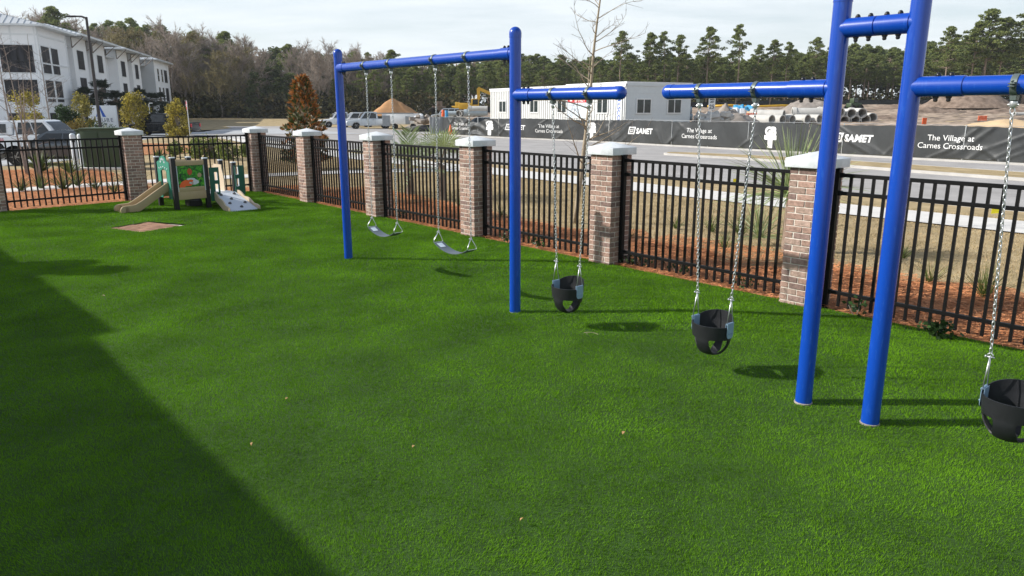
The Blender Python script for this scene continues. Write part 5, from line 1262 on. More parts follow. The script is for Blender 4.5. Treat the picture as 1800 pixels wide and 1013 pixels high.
# ---------------------------------------------------------------- two far site workers
def person(px, Y, label, rz=0, step=.12):
    x, y, z = AT(px, 199, Y); z = tzf(x, y)
    J = {'pel': (0, 0, .95), 'chest': (0, .02, 1.32), 'neck': (0, .01, 1.50), 'head': (0, 0, 1.63), 'top': (0, 0, 1.74),
         'hl': (.10, 0, .90), 'kl': (.12, -.05-step*.3, .50), 'al': (.12, step, .08), 'tl': (.13, step-.18, .04), 'hr': (-.10, 0, .90), 'kr': (-.12, -.06, .50), 'ar': (-.12, -step*.6, .08), 'tr': (-.13, -step*.6-.18, .04),
         'sl': (.19, .02, 1.42), 'el': (.25, .04, 1.14), 'wl': (.24, -.10, .92), 'sr': (-.19, .02, 1.42), 'er': (-.25, .04, 1.14), 'wr': (-.22, -.14, .96)}
    Rr = {'pel': .15, 'chest': .16, 'neck': .06, 'head': .10, 'top': .07, 'hl': .10, 'kl': .065, 'al': .045, 'tl': .04, 'hr': .10, 'kr': .065, 'ar': .045, 'tr': .04, 'sl': .065, 'el': .045, 'wl': .033, 'sr': .065, 'er': .045, 'wr': .033}
    E_ = [('pel', 'chest'), ('chest', 'neck'), ('neck', 'head'), ('head', 'top'), ('pel', 'hl'), ('hl', 'kl'), ('kl', 'al'), ('al', 'tl'), ('pel', 'hr'), ('hr', 'kr'), ('kr', 'ar'), ('ar', 'tr'), ('chest', 'sl'), ('sl', 'el'), ('el', 'wl'), ('chest', 'sr'), ('sr', 'er'), ('er', 'wr')]
    ks = list(J); me = bpy.data.meshes.new('person'); me.from_pydata([J[k] for k in ks], [(ks.index(a), ks.index(c_)) for a, c_ in E_], []); o = bpy.data.objects.new('person', me); C.objects.link(o)
    md = o.modifiers.new('skin', 'SKIN'); 
    for i, k in enumerate(ks): me.skin_vertices[0].data[i].radius = (Rr[k], Rr[k]*(.75 if k in ('pel', 'chest') else 1))
    me.skin_vertices[0].data[0].use_root = True; o.modifiers.new('sub', 'SUBSURF').levels = 1
    dg = bpy.context.evaluated_depsgraph_get(); m2 = bpy.data.meshes.new_from_object(o.evaluated_get(dg)); o.modifiers.clear(); o.data = m2; m2.materials.clear()
    for k in ('skin', 'denim', 'hivis'): m2.materials.append(M[k])
    for p in m2.polygons:
        c_ = p.center; p.material_index = 1 if c_.z < .95 and abs(c_.x) < .2 else (2 if c_.z < 1.5 and (abs(c_.x) < .24 and c_.z > 1.1 or abs(c_.x) < .18) else 0)
    m2.shade_smooth(); tag(o, label, 'person'); o.location = (x, y, z); o.rotation_euler = (0, 0, rz)
    b = MB(); b.lathe((0, 0, 1.66), [(.125, 0), (.12, .05), (.08, .11), (.01, .13)], 12); b.build('hard_hat', M['white_print'], o, smooth=True)
person(588, 178, 'far person in a yellow hi vis vest standing beside the silver sedan', .4)
person(609, 170, 'far person in a yellow hi vis vest just right of the left blue post', -.6, .05)

# ---------------------------------------------------------------- apartment building at left
ap = thing('apartment_building', 'white three storey apartment building with pale metal roofs at the left', 'building', (-44.2, 72.3, 0), math.atan2(.967, -.2536)); ap.scale = (1.055, 1, 1)
# local x = a (away along the facade), local y = left of it => outward side is -y (b = -y)
def abox(mb, a0, a1, b0, b1, z0, z1): mb.box(((a0+a1)/2, -(b0+b1)/2, (z0+z1)/2), (a1-a0, b1-b0, z1-z0))
EZ = 9.7
b = MB(); abox(b, 0, 8.3, -24, 0, 0, EZ); b.build('front_wing', M['stucco'], ap)
b = MB(); abox(b, 8.3, 47.6, -20, -1.5, 0, EZ-1.0); b.build('long_wing', M['stucco'], ap)
b = MB(); abox(b, 48.0, 60, -20, .6, 0, EZ); b.build('end_wing', M['stucco_grey'], ap)
b = MB(); abox(b, 48.2, 60, .6, .64, 0, EZ); abox(b, 60, 60.04, -20, .6, 0, EZ); b.build('end_wing_cladding', M['stucco'], ap)
b = MB()
for a in (0.15, 8.15): abox(b, a-.15, a+.15, 0, .05, 0, EZ)
for z in (3.3, 6.5, 9.0):
    abox(b, 0, 8.3, 0, .06, z-.08, z+.08); b.box((-.03, 12, z), (.06, 24, .16))
for i in range(12): b.box((-.025, i*2.0+.15, EZ/2), (.05, .12, EZ))
for i in range(60): b.box((8.5+i*.66, 1.5-.015, EZ/2-.25), (.06, .03, EZ-.5))
b.build('trim_boards', M['white_trim'], ap)
for bays in ((12.2, 15.4), (19.8, 23.0), (30.6, 34.4), (38.6, 42.0)):
    b = MB(); abox(b, bays[0]-.9, bays[1]+.9, -1.5, -.3, 0, EZ+.15); b.build('bay', M['stucco'], ap)
def aroof(a0, a1, b0, b1, z, rise, oh=1.0, th=.16, ridge=.35):
    A0, A1, B0, B1 = a0-oh, a1+oh, b0, b1+oh; mb = MB()
    cx0, cx1 = A0+(B1-B0)*ridge if (A1-A0) > (B1-B0) else (A0+A1)/2, A1-(B1-B0)*ridge if (A1-A0) > (B1-B0) else (A0+A1)/2
    cy = (B0+B1)/2
    P_ = [(A0, -B0, z), (A1, -B0, z), (A1, -B1, z), (A0, -B1, z)]; T_ = [(x, y, z+th) for x, y, _ in P_]
    mb.add(P_+T_+[(cx0, -cy, z+rise), (cx1, -cy, z+rise)], [(0, 1, 2, 3), (4, 0, 3, 7), (5, 1, 0, 4), (6, 2, 1, 5), (7, 3, 2, 6), (7, 6, 9, 8), (5, 4, 8, 9), (6, 5, 9), (4, 7, 8)])
    # standing seams
    for k in range(int((A1-A0)/.55)):
        a = A0+.3+k*.55
        t_ = min(1, max(0, (a-A0)/max(.01, cx0-A0))) if a < cx0 else min(1, max(0, (A1-a)/max(.01, A1-cx1))) if a > cx1 else 1
        y1 = -B1+(B1-cy)*t_; z1 = z+th+(rise-th)*t_
        mb.tube([(a, -B1, z+th+.02), (a, y1, z1+.02)], .035, 4)
    for k in range(int((B1-B0)/.55)):
        y_ = B0+.3+k*.55; t_ = 1-abs(y_-cy)/((B1-B0)/2); mb.tube([(A0, -y_, z+th+.02), (A0+(cx0-A0)*t_, -y_, z+th+(rise-th)*t_+.02)], .035, 4)
    return mb
aroof(0, 8.3, -24.6, 0, EZ, 3.3, .9).build('roof', M['roof_metal'], ap)
aroof(8.3, 47.8, -20, -1.5, EZ-.98, 3.0, .9, ridge=.5).build('roof', M['roof_metal'], ap)
aroof(48, 60, -20, .6, EZ, 3.0, .8).build('roof', M['roof_metal'], ap)
for a0, a1 in ((12.2, 15.4), (19.8, 23.0), (30.6, 34.4), (38.6, 42.0)): aroof(a0-.9, a1+.9, -8, -.3, EZ+.16, 1.5, 1.5).build('bay_roof', M['roof_metal'], ap)
for a in (11.2, 16.4, 18.8, 24.0, 29.6, 35.4, 37.6, 43.0, 46.5):
    b = MB(); b.tube([(a, .28, EZ-1.0), (a, -.95, EZ+.14), (a, .28, EZ+.10), (a, .28, EZ-1.0)], .06, 4); b.build('roof_bracket', M['bark_grey'], ap)
def awin(a0, a1, z0, z1, bface, dark=False, sashes=2):
    if dark:
        f = MB(); abox(f, a0-.12, a1+.12, bface-.02, bface+.035, z0-.12, z1+.12); w = f.build('balcony_frame', M['white_trim'], ap)
        f = MB(); abox(f, a0, a1, bface, bface+.045, z0, z1); f.build('screen', M['screen'], w)
        f = MB(); k = max(1, int((a1-a0)/.8))
        for i in range(1, k+1): abox(f, a0+(a1-a0)*i/(k+1)-.02, a0+(a1-a0)*i/(k+1)+.02, bface+.04, bface+.06, z0, z1)
        abox(f, a0, a1, bface+.04, bface+.06, z0+.95, z0+1.02); f.build('rail', M['trim'], w)
    else:
        f = MB(); abox(f, a0-.1, a1+.1, bface-.02, bface+.05, z0-.1, z1+.1); w = f.build('window', M['white_trim'], ap)
        f = MB(); 
        for i in range(sashes):
            for j in range(2):
                w_ = (a1-a0)/sashes; h_ = (z1-z0)/2; abox(f, a0+w_*i+.04, a0+w_*(i+1)-.04, bface+.03, bface+.058, z0+h_*j+.04, z0+h_*(j+1)-.04)
        f.build('pane', M['glass'], w)
FL = [(.35, 2.35), (3.45, 5.65), (6.55, 8.55)]
for z0, z1 in ((.2, 1.9), (2.95, 4.95), (5.6, 8.05)):
    for a0, a1 in ((.6, 2.75), (3.3, 5.2)): awin(a0, a1, z0, z1, 0, True)
    for b0, b1 in ((-3.2, -.45), (-9.4, -6.2), (-14.5, -11.5), (-20, -17)):
        f = MB(); f.box((-.02, -(b0+b1)/2, (z0+z1)/2), (.06, b1-b0+.24, z1-z0+.24)); w = f.build('balcony_frame', M['white_trim'], ap)
        f = MB(); f.box((-.03, -(b0+b1)/2, (z0+z1)/2), (.06, b1-b0, z1-z0)); f.build('screen', M['screen'], w)
        f = MB()
        for i in range(1, 4): f.box((-.07, -(b0+(b1-b0)*i/4), (z0+z1)/2), (.03, .04, z1-z0))
        f.box((-.07, -(b0+b1)/2, z0+1), (.03, b1-b0, .06)); f.build('rail', M['trim'], w)
for z0, z1 in FL:
    for a0, a1 in ((9.2, 9.9), (10.2, 11.0), (16.7, 17.6), (17.9, 18.6), (24.6, 25.6), (26.4, 27.5), (35.8, 36.6), (36.9, 37.5), (43.6, 44.5), (45.5, 46.5)): awin(a0, a1, z0, z1, -1.5)
    for a0, a1 in ((12.6, 14.9), (20.3, 22.5), (31.4, 33.6), (39.3, 41.3)): awin(a0, a1, z0, z1, -.3, True)
    for a0, a1 in ((50, 51.2), (53, 54.2)): awin(a0, a1, z0, z1, .64)
    awin(55.5, 58, z0, z1, .64, True)
b = MB()
for a in (8.5, 12, 24.2, 35.5, 47.4): b.tube([(a, 1.42, 0), (a, 1.42, EZ-.5)], .06, 6)
b.build('downspout', M['stucco_grey'], ap)

# ---------------------------------------------------------------- monument sign
x, y, z = AT(181, 200, 70); t = thing('monument_sign', 'white monument sign reading AZURE with a blue letter A behind the lamp post', 'sign', (x, y, 0), R(14))
b = MB(); b.box((0, .3, .2), (3.4, 1.0, .4)); b.box((0, .3, .45), (3.2, .9, .1)); b.build('base', M['concrete'], t, bevel=.02)
b = MB(); b.box((-.1, .3, 1.55), (2.35, .5, 2.1)); b.build('board', M['white_trim'], t, bevel=.015)
Av = [(0, 0), (.16, 0), (.50, .88), (.42, 1.02)]; b = MB(); ox = -.62
b.slab([(.30, 1.02), (.42, 1.02), (.84, .02), (.56, .02)], (ox, .045, 1.55), (1, 0, 0), (0, 0, 1), .01); b.slab([(.0, .02), (.07, .02), (.36, .98), (.30, 1.02)], (ox, .045, 1.55), (1, 0, 0), (0, 0, 1), .01); b.build('emblem', M['darkblue'], t)
flat_text(t, 'AZURE', .48, M['navy'], (-.08, .04, 1.14), (1, 0, 0), (0, 0, 1), spacing=1.25)
flat_text(t, 'APARTMENTS', .15, M['grey_print'], (-.05, .04, .95), (1, 0, 0), (0, 0, 1), spacing=1.3)
# ---------------------------------------------------------------- lamp post
x, y, z = AT(177, 228, 60); t = thing('lamp_post', 'tall dark lamp post with one flat arm in front of the apartments', 'street lamp', (x, y, 0))
b = MB(); b.tube([(0, 0, 0), (0, 0, 9.15)], [.13, .09], 12); b.box((0, 0, .06), (.4, .4, .12)); b.build('pole', M['bronze'], t, smooth=True)
b = MB(); b.tube([(0, 0, 9.05), (-.35, 0, 9.18), (-.8, 0, 9.2)], [.08, .07, .06], 8); b.build('arm', M['bronze'], t, smooth=True)
b = MB(); b.box((-1.1, 0, 9.2), (.75, .32, .10)); b.box((-1.12, 0, 9.14), (.55, .24, .03)); b.build('lamp_head', M['bronze'], t, bevel=.03)
# ---------------------------------------------------------------- stop sign seen nearly edge on
x, y, z = AT(333, 236, 60); t = thing('stop_sign', 'red stop sign turned away on a galvanised post beside the yellow shrub', 'road sign', (x, y, 0), R(-63))
b = MB(); b.tube([(0, 0.03, 0), (0, 0.03, 2.95)], .035, 8); b.build('post', M['galv'], t)
oc = [(.40*math.cos(math.pi/8+i*math.pi/4), .40*math.sin(math.pi/8+i*math.pi/4)) for i in range(8)]
b = MB(); b.slab(oc, (0, 0, 2.55), (1, 0, 0), (0, 0, 1), .012); b.build('border', M['white_print'], t)
b = MB(); b.slab([(u*.92, v*.92) for u, v in oc], (0, -.013, 2.55), (1, 0, 0), (0, 0, 1), .004); b.build('face', M['red'], t)
flat_text(t, 'STOP', .34, M['white_print'], (0, -.019, 2.43), (1, 0, 0), (0, 0, 1), .004)
x, y, z = AT(264, 208, 72); t = thing('small_lamp_post', 'thin pale post with a small head between the yellow shrubs', 'street lamp', (x, y, 0)); b = MB(); b.tube([(0, 0, 0), (0, 0, 2.7)], .05, 8); b.build('pole', M['galv'], t); b = MB(); b.box((.22, 0, 2.82), (.3, .14, .08)); b.tube([(0, 0, 2.68), (.15, 0, 2.82)], .03, 6); b.build('lamp_head', M['galv'], t)
# ---------------------------------------------------------------- utility boxes, bollards
def utilbox(px, Y, w, d, h, m, label, rz):
    x, y, z = AT(px, 260, Y); t = thing('utility_box', label, 'utility box', (x, y, 0), rz)
    b = MB(); b.box((0, 0, h/2+.1), (w, d, h)); b.build('body', m, t, bevel=.03); b = MB(); b.box((0, 0, h+.11), (w+.06, d+.06, .07)); b.build('lid', m, t, bevel=.02)
    b = MB(); b.box((w/4, -d/2-.012, h/2+.08), (w/2-.08, .03, h-.18)); b.box((-w/4, -d/2-.012, h/2+.08), (w/2-.08, .03, h-.18)); b.box((0, -d/2-.04, h*.6), (.05, .05, .22)); b.build('door', m, t, bevel=.006)
    b = MB(); b.box((0, 0, .05), (w+.5, d+.5, .1)); b.build('pad', M['concrete'], t, bevel=.01)
utilbox(188, 29.9, 1.40, 1.2, 1.46, M['util_green'], 'big dark green utility box left of the brick pillar', R(6))
utilbox(157, 30.0, .55, .8, 1.40, M['util_green'], 'narrow green utility box between the bollard and the big dark green box', R(6))
for i, (px, Y, h) in enumerate([(130, 28.7, 1.42), (143, 29.4, 1.38)]):
    x, y, z = AT(px, 260, Y); t = thing('bollard', ['pale bollard with round top in front of the dark sedan', 'pale bollard just behind the front one, beside the green utility boxes'][i], 'bollard', (x, y, 0))
    b = MB(); b.lathe((0, 0, 0), [(.105, 0), (.105, h-.07), (.09, h-.03), (.05, h)], 18); b.build('body', M['bollard'], t, smooth=True)
    if i == 0: b = MB(); b.box((.06, -.085, h-.28), (.10, .06, .10)); b.build('socket', M['trim'], t, bevel=.01)
x, y = G(148, 297); b = MB(); b.box((x+.2, y, .06), (1.1, .7, .12)); tag(b.build('concrete_pad', M['concrete'], bevel=.04), 'small pale concrete pad at the foot of the bollards', 'concrete pad')

# ---------------------------------------------------------------- vegetation
def tree_mesh_pine(seed, bare=.5, spread=.17, n_cl=30, cpc=70, tall=True, lean=0.0, crown_r=1.0):
    rr = random.Random(seed); H = 1.0; tb = MB(); path = []; x = y = 0
    for i in range(9):
        k = i/8; path.append((x, y, k*.97)); x += rr.uniform(-.006, .006)+lean*.01; y += rr.uniform(-.006, .006)
    tb.tube(path, [.0115*(1-.72*i/8) for i in range(9)], 6)
    Cn = []; S = []
    for i in range(n_cl):
        k = bare+(1-bare)*(i+.5)/n_cl; k = min(.985, k+rr.uniform(-.02, .02)); q = (k-bare)/(1-bare)
        r = spread*crown_r*(math.sin(math.pi*min(1, q*.80+.22))**.8)*rr.uniform(.25, 1.0); a = rr.uniform(0, 6.283)
        px = np.interp(k, [p[2] for p in path], [p[0] for p in path]); py = np.interp(k, [p[2] for p in path], [p[1] for p in path])
        e = (px+r*math.cos(a), py+r*math.sin(a), k+r*rr.uniform(.05, .35)); 
        tb.tube([(px, py, k-.01), ((px+e[0])/2, (py+e[1])/2, (k+e[2])/2-.004), e], [.0035, .0025, .001], 4)
        Cn.append(e); S.append(rr.uniform(.020, .045)*(1.15-.35*q))
    for i in range(5): # dead lower limbs
        k = bare*rr.uniform(.55, .98); a = rr.uniform(0, 6.28); r = rr.uniform(.03, .08)
        px = np.interp(k, [p[2] for p in path], [p[0] for p in path]); py = np.interp(k, [p[2] for p in path], [p[1] for p in path])
        tb.tube([(px, py, k), (px+r*math.cos(a), py+r*math.sin(a), k+rr.uniform(-.01, .03))], [.002, .0008], 3)
    P_ = []
    for c_, s_ in zip(Cn, S):
        u = rand_unit(cpc)*(RNG.random((cpc, 1))**.45)*s_*np.array([1.35, 1.35, .62]); P_.append(u+np.array(c_))
    P_ = np.concatenate(P_); V_, T_ = cards(P_, .022, (.5, .55, .5), (1.6, 1.5, 1.35), aspect=1.0, flat=.1)
    return tb, V_, T_
def tree_mesh_bare(seed, spread=.24, n1=34, n2=11, n3=8, low=.25, olive=False):
    rr = random.Random(seed); tb = MB(); path = []; x = y = 0
    for i in range(8): k = i/7; path.append((x, y, k*.92)); x += rr.uniform(-.018, .018); y += rr.uniform(-.018, .018)
    tb.tube(path, [.013*(1-.85*i/7) for i in range(8)], 5); A = []; B_ = []; W_ = []
    for i in range(n1):
        k = low+(.95-low)*(i/n1)**.9; a = rr.uniform(0, 6.283); px = np.interp(k, [p[2] for p in path], [p[0] for p in path]); py = np.interp(k, [p[2] for p in path], [p[1] for p in path])
        q = (k-low)/(1-low); L = spread*(1.05-.65*q)*rr.uniform(.6, 1.1); d = Vector((math.cos(a), math.sin(a), rr.uniform(.6, 1.5))).normalized(); s0 = Vector((px, py, k))
        m1 = s0+d*L*.5; e1 = s0+d*L+Vector((0, 0, L*.1)); tb.tube([s0, m1, e1], [.0045, .003, .0012], 4)
        for j in range(n2):
            f = rr.uniform(.3, 1); s1 = s0.lerp(e1, f); d2 = (d+Vector((rr.uniform(-1, 1), rr.uniform(-1, 1), rr.uniform(-.3, .9)))*.9).normalized(); L2 = L*rr.uniform(.3, .6); e2 = s1+d2*L2
            A.append(s1); B_.append(e2); W_.append(.0028)
            for m_ in range(n3):
                f2 = rr.uniform(.2, 1); s2 = s1.lerp(e2, f2); d3 = (d2+Vector((rr.uniform(-1, 1), rr.uniform(-1, 1), rr.uniform(-.5, 1)))).normalized(); A.append(s2); B_.append(s2+d3*L2*rr.uniform(.3, .7)); W_.append(.0019)
    A = np.array([tuple(v) for v in A]); B_ = np.array([tuple(v) for v in B_]); W_ = np.array(W_)[:, None]; n = len(A)
    pz = np.cross(B_-A, rand_unit(n)); pz /= np.linalg.norm(pz, axis=1)[:, None]
    V_ = np.stack([A-pz*W_, A+pz*W_, B_+pz*W_*.35, B_-pz*W_*.35], axis=1).reshape(-1, 3)
    if olive:
        Pq = A+(B_-A)*RNG.random((n, 1)); v2, _ = cards(Pq, .016, (1, 1, 1), (1, 1, 1)); V_ = np.concatenate([V_, v2]); n = n*2
    t_ = RNG.random((n, 1)); T_ = np.array([.7, .7, .7])*(1-t_)+np.array([1.35, 1.3, 1.25])*t_
    return tb, V_, T_
def tree_mesh_dense(seed, n_cl=60, cpc=60, spread=.20, low=.04):
    rr = random.Random(seed); tb = MB(); tb.tube([(0, 0, 0), (.01, 0, .5), (0, .01, .95)], [.014, .009, .002], 6); P_ = []
    for i in range(n_cl):
        k = low+(1-low)*rr.random()**1.05*.95; r = spread*(1-.72*max(0, (k-.25)/.75)**1.2)*rr.uniform(.35, 1)*(1 if k > .12 else .8); a = rr.uniform(0, 6.28)
        c_ = np.array([r*math.cos(a), r*math.sin(a), k]); s_ = rr.uniform(.035, .07); tb.tube([(0, 0, k-.02), tuple(c_)], [.003, .001], 3)
        P_.append(rand_unit(cpc)*(RNG.random((cpc, 1))**.45)*s_*np.array([1.1, 1.1, .9])+c_)
    P_ = np.concatenate(P_); V_, T_ = cards(P_, .030, (.4, .45, .4), (1.6, 1.5, 1.35), aspect=1.3); return tb, V_, T_
def make_tree_proto(name, tm, m_tr, m_cr, label, cat, group):
    tb, V_, T_ = tm; t = thing(name, label, cat, (0, 0, 0), 0, group); tb.build('trunk', m_tr, t, smooth='all'); npmesh('crown', V_, 4, m_cr, T_, t); return t
class Forest:
    def __init__(s, protos): s.p = protos; s.used = [False]*len(protos)
    def put(s, i, x, y, h, w=1.0, rz=0, label=None, group='__keep', z=None):
        i %= len(s.p)
        if s.used[i]: o = copy_tree(s.p[i])
        else: o = s.p[i]; s.used[i] = True
        o.location = (x, y, (tzf(x, y) if z is None else z)-.15); o.scale = (h*w, h*w, h); o.rotation_euler = (0, 0, rz)
        if label: o['label'] = label; 
        if group is None and 'group' in o: del o['group']
        return o
PINE = Forest([make_tree_proto('pine_tree', tree_mesh_pine(s_, br, sp, nc), M['bark'], M['needle'], 'pine tree in the tall pine wood beyond the construction site', 'pine tree', 'pines of the wood beyond the construction site') for s_, br, sp, nc in ((1, .46, .19, 80), (2, .38, .20, 95), (3, .53, .18, 70), (4, .34, .20, 100), (5, .56, .16, 64))])
TALL = Forest([make_tree_proto('pine_tree', tree_mesh_pine(s_, br, sp, nc), M['bark'], M['needle'], 'tall pine', 'pine tree', None) for s_, br, sp, nc in ((21, .56, .15, 50), (22, .46, .19, 80), (23, .62, .13, 36))])
BARE = Forest([make_tree_proto('bare_tree', tree_mesh_bare(s_, sp), M['bark_grey'], M['twig'], 'bare grey brown winter tree in the wood at left', 'tree', 'bare winter trees of the left wood') for s_, sp in ((31, .31), (32, .28), (33, .34), (34, .30))])
OLIVE = Forest([make_tree_proto('budding_tree', tree_mesh_bare(s_, sp, olive=True, low=.15), M['bark_grey'], M['olive_twig'], 'olive brown budding tree at the front of the left wood', 'tree', 'budding olive trees of the left wood') for s_, sp in ((41, .31), (42, .33))])
DARK = Forest([make_tree_proto('evergreen_tree', tree_mesh_dense(s_, spread=sp), M['bark'], M['evergreen'], 'dark evergreen tree low in the left wood', 'evergreen tree', 'dark evergreen trees of the left wood') for s_, sp in ((51, .22), (52, .19), (53, .26))])
fr = random.Random(77)
def px2x(px, Y): return AT(px, 190, Y)[0]
# right pine wood: rows behind the silt fence
def topz(ytop, Y): return CAMH+(190-ytop)/1300*Y*1.0
def skyline(px):
    return np.interp(px, [640, 700, 780, 860, 960, 1100, 1200, 1300, 1400, 1480, 1560, 1640, 1700, 1800, 1900], [112, 112, 112, 104, 106, 104, 104, 104, 98, 84, 92, 80, 74, 78, 74])
for Y, step, dj in ((164, 27, 16), (171, 29, 6), (180, 27, 0), (192, 27, -2)):
    px = 775 if Y < 190 else 790
    while px < 1960:
        p_ = px+fr.uniform(-9, 9); yy = Y+fr.uniform(-3, 3); x = px2x(p_, yy); z0 = tzf(x, yy)
        if p_ < 900 and fr.random() < .35: px += step; continue
        h = topz(skyline(p_)+dj+fr.uniform(-4, 9), yy)-z0
        PINE.put(fr.randrange(5), x, yy, h, fr.uniform(.85, 1.2)*(1.15 if h < 15 else 1), fr.uniform(0, 6.28)); px += step*fr.uniform(.8, 1.2)
tl = [(1088, 66, 'slim pine standing above the wood just right of the bare young tree top'), (1138, 68, 'pine with round crown standing above the wood over the free arm end'), (1163, 67, 'slim pine second in the row of three above the wood'), (1189, 72, 'short topped pine third in the row of three above the wood'),
      (1240, 59, 'tall leaning pine above the left clamp of the free arm'), (1292, 56, 'tallest pine over the middle of the free arm with layered crown'), (1327, 87, 'rounded pine right of the tallest pine'), (1352, 79, 'flat topped pine above the right clamp of the free arm'), (1378, 83, 'loose crowned pine left of the tall blue post'),
      (1428, 75, 'broad pine directly left of the tall blue post'), (1655, 58, 'dark pine touching the right side of the second tall post'), (1700, 50, 'mid height pine left of the highest pine group'), (1722, 31, 'high broad pine right of the pair of posts'), (1748, 44, 'pine just right of the high broad pine'), (1795, 17, 'highest pine cut by the right edge of the photo'),
      (628, 98, 'pine crown showing above the high beam at its left end'), (690, 95, 'pine crown above the high beam near its second clamp'), (350, 66, 'green pine crown above the grey wood at left'), (408, 66, 'dark pine crown beside the green one above the grey wood'), (515, 86, 'pine crown above the magnolia')]
for i, (px, yt, lab) in enumerate(tl):
    Y = 160.5+fr.uniform(0, 6) if px > 900 else 150+fr.uniform(0, 5)
    if px > 1640: Y = 150
    x = px2x(px, Y); z0 = tzf(x, Y); h = topz(yt, Y)-z0
    big = px > 1640 or px in (1428, 350, 408, 515, 628, 690)
    TALL.put(1 if big else i % 3, x, Y, h*1.02, (1.25 if px in (1722, 1795) else 1.0) if px > 900 else 1.15, fr.uniform(0, 6.28), lab, None)
# left wood
def skyl(px): return np.interp(px, [40, 90, 130, 165, 230, 300, 345, 420, 470, 520, 600, 700, 800, 880], [45, 28, 48, 50, 46, 52, 72, 74, 84, 84, 92, 104, 108, 112])
for Y, step, kindw in ((172, 27, 'bd'), (160, 26, 'bbo'), (150, 25, 'bbod'), (141, 27, 'dob')):
    px = 60
    while px < (800 if Y > 155 else 772):
        p_ = px+fr.uniform(-10, 10); yy = Y+fr.uniform(-3, 3); x = px2x(p_, yy); z0 = tzf(x, yy); st = skyl(p_)
        k = fr.choice(kindw)
        if 160 < p_ < 300 and Y > 155: k = 'p'
        if 620 < p_ < 790 and fr.random() < .5: k = 'p'
        if 420 < p_ < 600 and fr.random() < .5: k = 'd'
        low = 0 if Y > 165 else {160: 6, 150: 16, 141: 30}[Y]
        if k == 'd': low += 16 if Y < 165 else 6
        if k == 'b' and p_ > 300: low = low*.6
        if 300 < p_ < 440: low *= .9
        h = topz(st+low+fr.uniform(-4, 8), yy)-z0
        F = {'b': BARE, 'd': DARK, 'o': OLIVE if p_ < 480 else BARE, 'p': PINE}[k]
        o = F.put(fr.randrange(6), x, yy, h, fr.uniform(.9, 1.25)*(1.2 if k == 'd' else 1), fr.uniform(0, 6.28))
        if k == 'p': o['label'] = 'pine tree among the bare trees of the left wood'; o['group'] = 'pines of the left wood'
        px += step*fr.uniform(.8, 1.2)
x = px2x(112, 150); TALL.put(1, x, 150, topz(24, 150)-tzf(x, 150), 1.1, 1, 'lone pine crown above the apartment roof at the left', None)
# brush along the wood edges (one mass)
P_ = []; 
for i in range(5200):
    if fr.random() < .62: px = fr.uniform(40, 800); Y = fr.uniform(136, 172); hh = fr.uniform(.2, 4.2)*(1 if fr.random() < .6 else .5)
    else: px = fr.uniform(790, 1960); Y = fr.uniform(163, 215); hh = fr.uniform(.1, 3.6)*(1 if fr.random() < .4 else .4)
    x = px2x(px, Y); P_.append((x, Y, tzf(x, Y)+hh))
P_ = np.array(P_); P_ = np.repeat(P_, 12, axis=0)+RNG.normal(size=(len(P_)*12, 3))*np.array([.9, .9, .45]); V_, T_ = cards(P_, .75, (.45, .45, .45), (1.5, 1.35, 1.2), aspect=1.2)
o = npmesh('forest_brush', V_, 4, M['undergrowth'], T_); tag(o, None, None, kind='stuff')
# distant wood behind, one mass of crowns
P_ = []
for i in range(7500):
    px = fr.uniform(-60, 1980); Y = fr.uniform(205, 240); x = px2x(px, Y); z0 = tzf(x, Y)
    if px < 800: tp = topz(skyl(max(px, 60))+22, Y); lo2 = z0
    else: tp = topz(skyline(px)+14, Y); lo2 = z0+(tp-z0)*(.45 if fr.random() < .75 else .0)
    P_.append((x, Y, fr.uniform(lo2, tp)))
P_ = np.array(P_); P_ = np.repeat(P_, 11, axis=0)+RNG.normal(size=(len(P_)*11, 3))*np.array([1.3, 1.3, .8]); V_, T_ = cards(P_, 1.2, (.45, .45, .45), (1.4, 1.35, 1.3), aspect=1.2)
T_[np.repeat(P_[:, 0], 1) < -10] *= np.array([2.3, 1.45, 2.6])
o = npmesh('distant_wood', V_, 4, M['evergreen'], T_); tag(o, None, None, kind='stuff')

# leafy shrubs near the car park
def shrub(name, px, Y, ytop, wpx, m, label, cat, n=2600, ls=.085, shape='col', seed=1, ybase=None, tint=((.55, .55, .5), (1.45, 1.4, 1.3))):
    x = px2x(px, Y); h = topz(ytop, Y); r = wpx/1300*Y/2; t = thing(name, label, cat, (x, Y, 0)); rr = random.Random(seed); b = MB(); P_ = []
    ncl = 26
    for i in range(ncl):
        k = rr.uniform(.06, .97) if shape == 'col' else rr.uniform(.1, .95)
        env = math.sin(math.pi*(k*.78+.16))**.7 if shape == 'col' else math.sqrt(max(.05, 1-(1.9*(k-.47))**2))
        a = rr.uniform(0, 6.28); q = r*env*rr.uniform(.2, .85); c_ = np.array([q*math.cos(a), q*math.sin(a), k*h]); b.tube([(0, 0, max(.02, k*h*.35)), tuple(c_*np.array([.5, .5, .8])), tuple(c_)], [.02, .014, .005], 4)
        P_.append(rand_unit(n//ncl)*(RNG.random((n//ncl, 1))**.5)*r*rr.uniform(.28, .5)*np.array([1, 1, 1.15])+c_)
    b.tube([(0, 0, 0), (0, 0, h*.8)], [.035, .01], 5); b.build('stems', M['bark_grey'], t); P_ = np.concatenate(P_); P_[:, 2] = np.maximum(P_[:, 2], .05)
    V_, T_ = cards(P_, ls, *tint, aspect=1.5); npmesh('leaves', V_, 4, m, T_, t); return t
shrub('yellow_shrub', 310, 62, 178, 44, M['leaf_yellow'], 'yellow green shrub in front of the black pickup beside the stop sign', 'shrub', seed=1, ls=.16)
shrub('yellow_shrub', 235, 66, 168, 52, M['leaf_yellow'], 'wide yellow shrub right of the monument sign', 'shrub', seed=2, ls=.17)
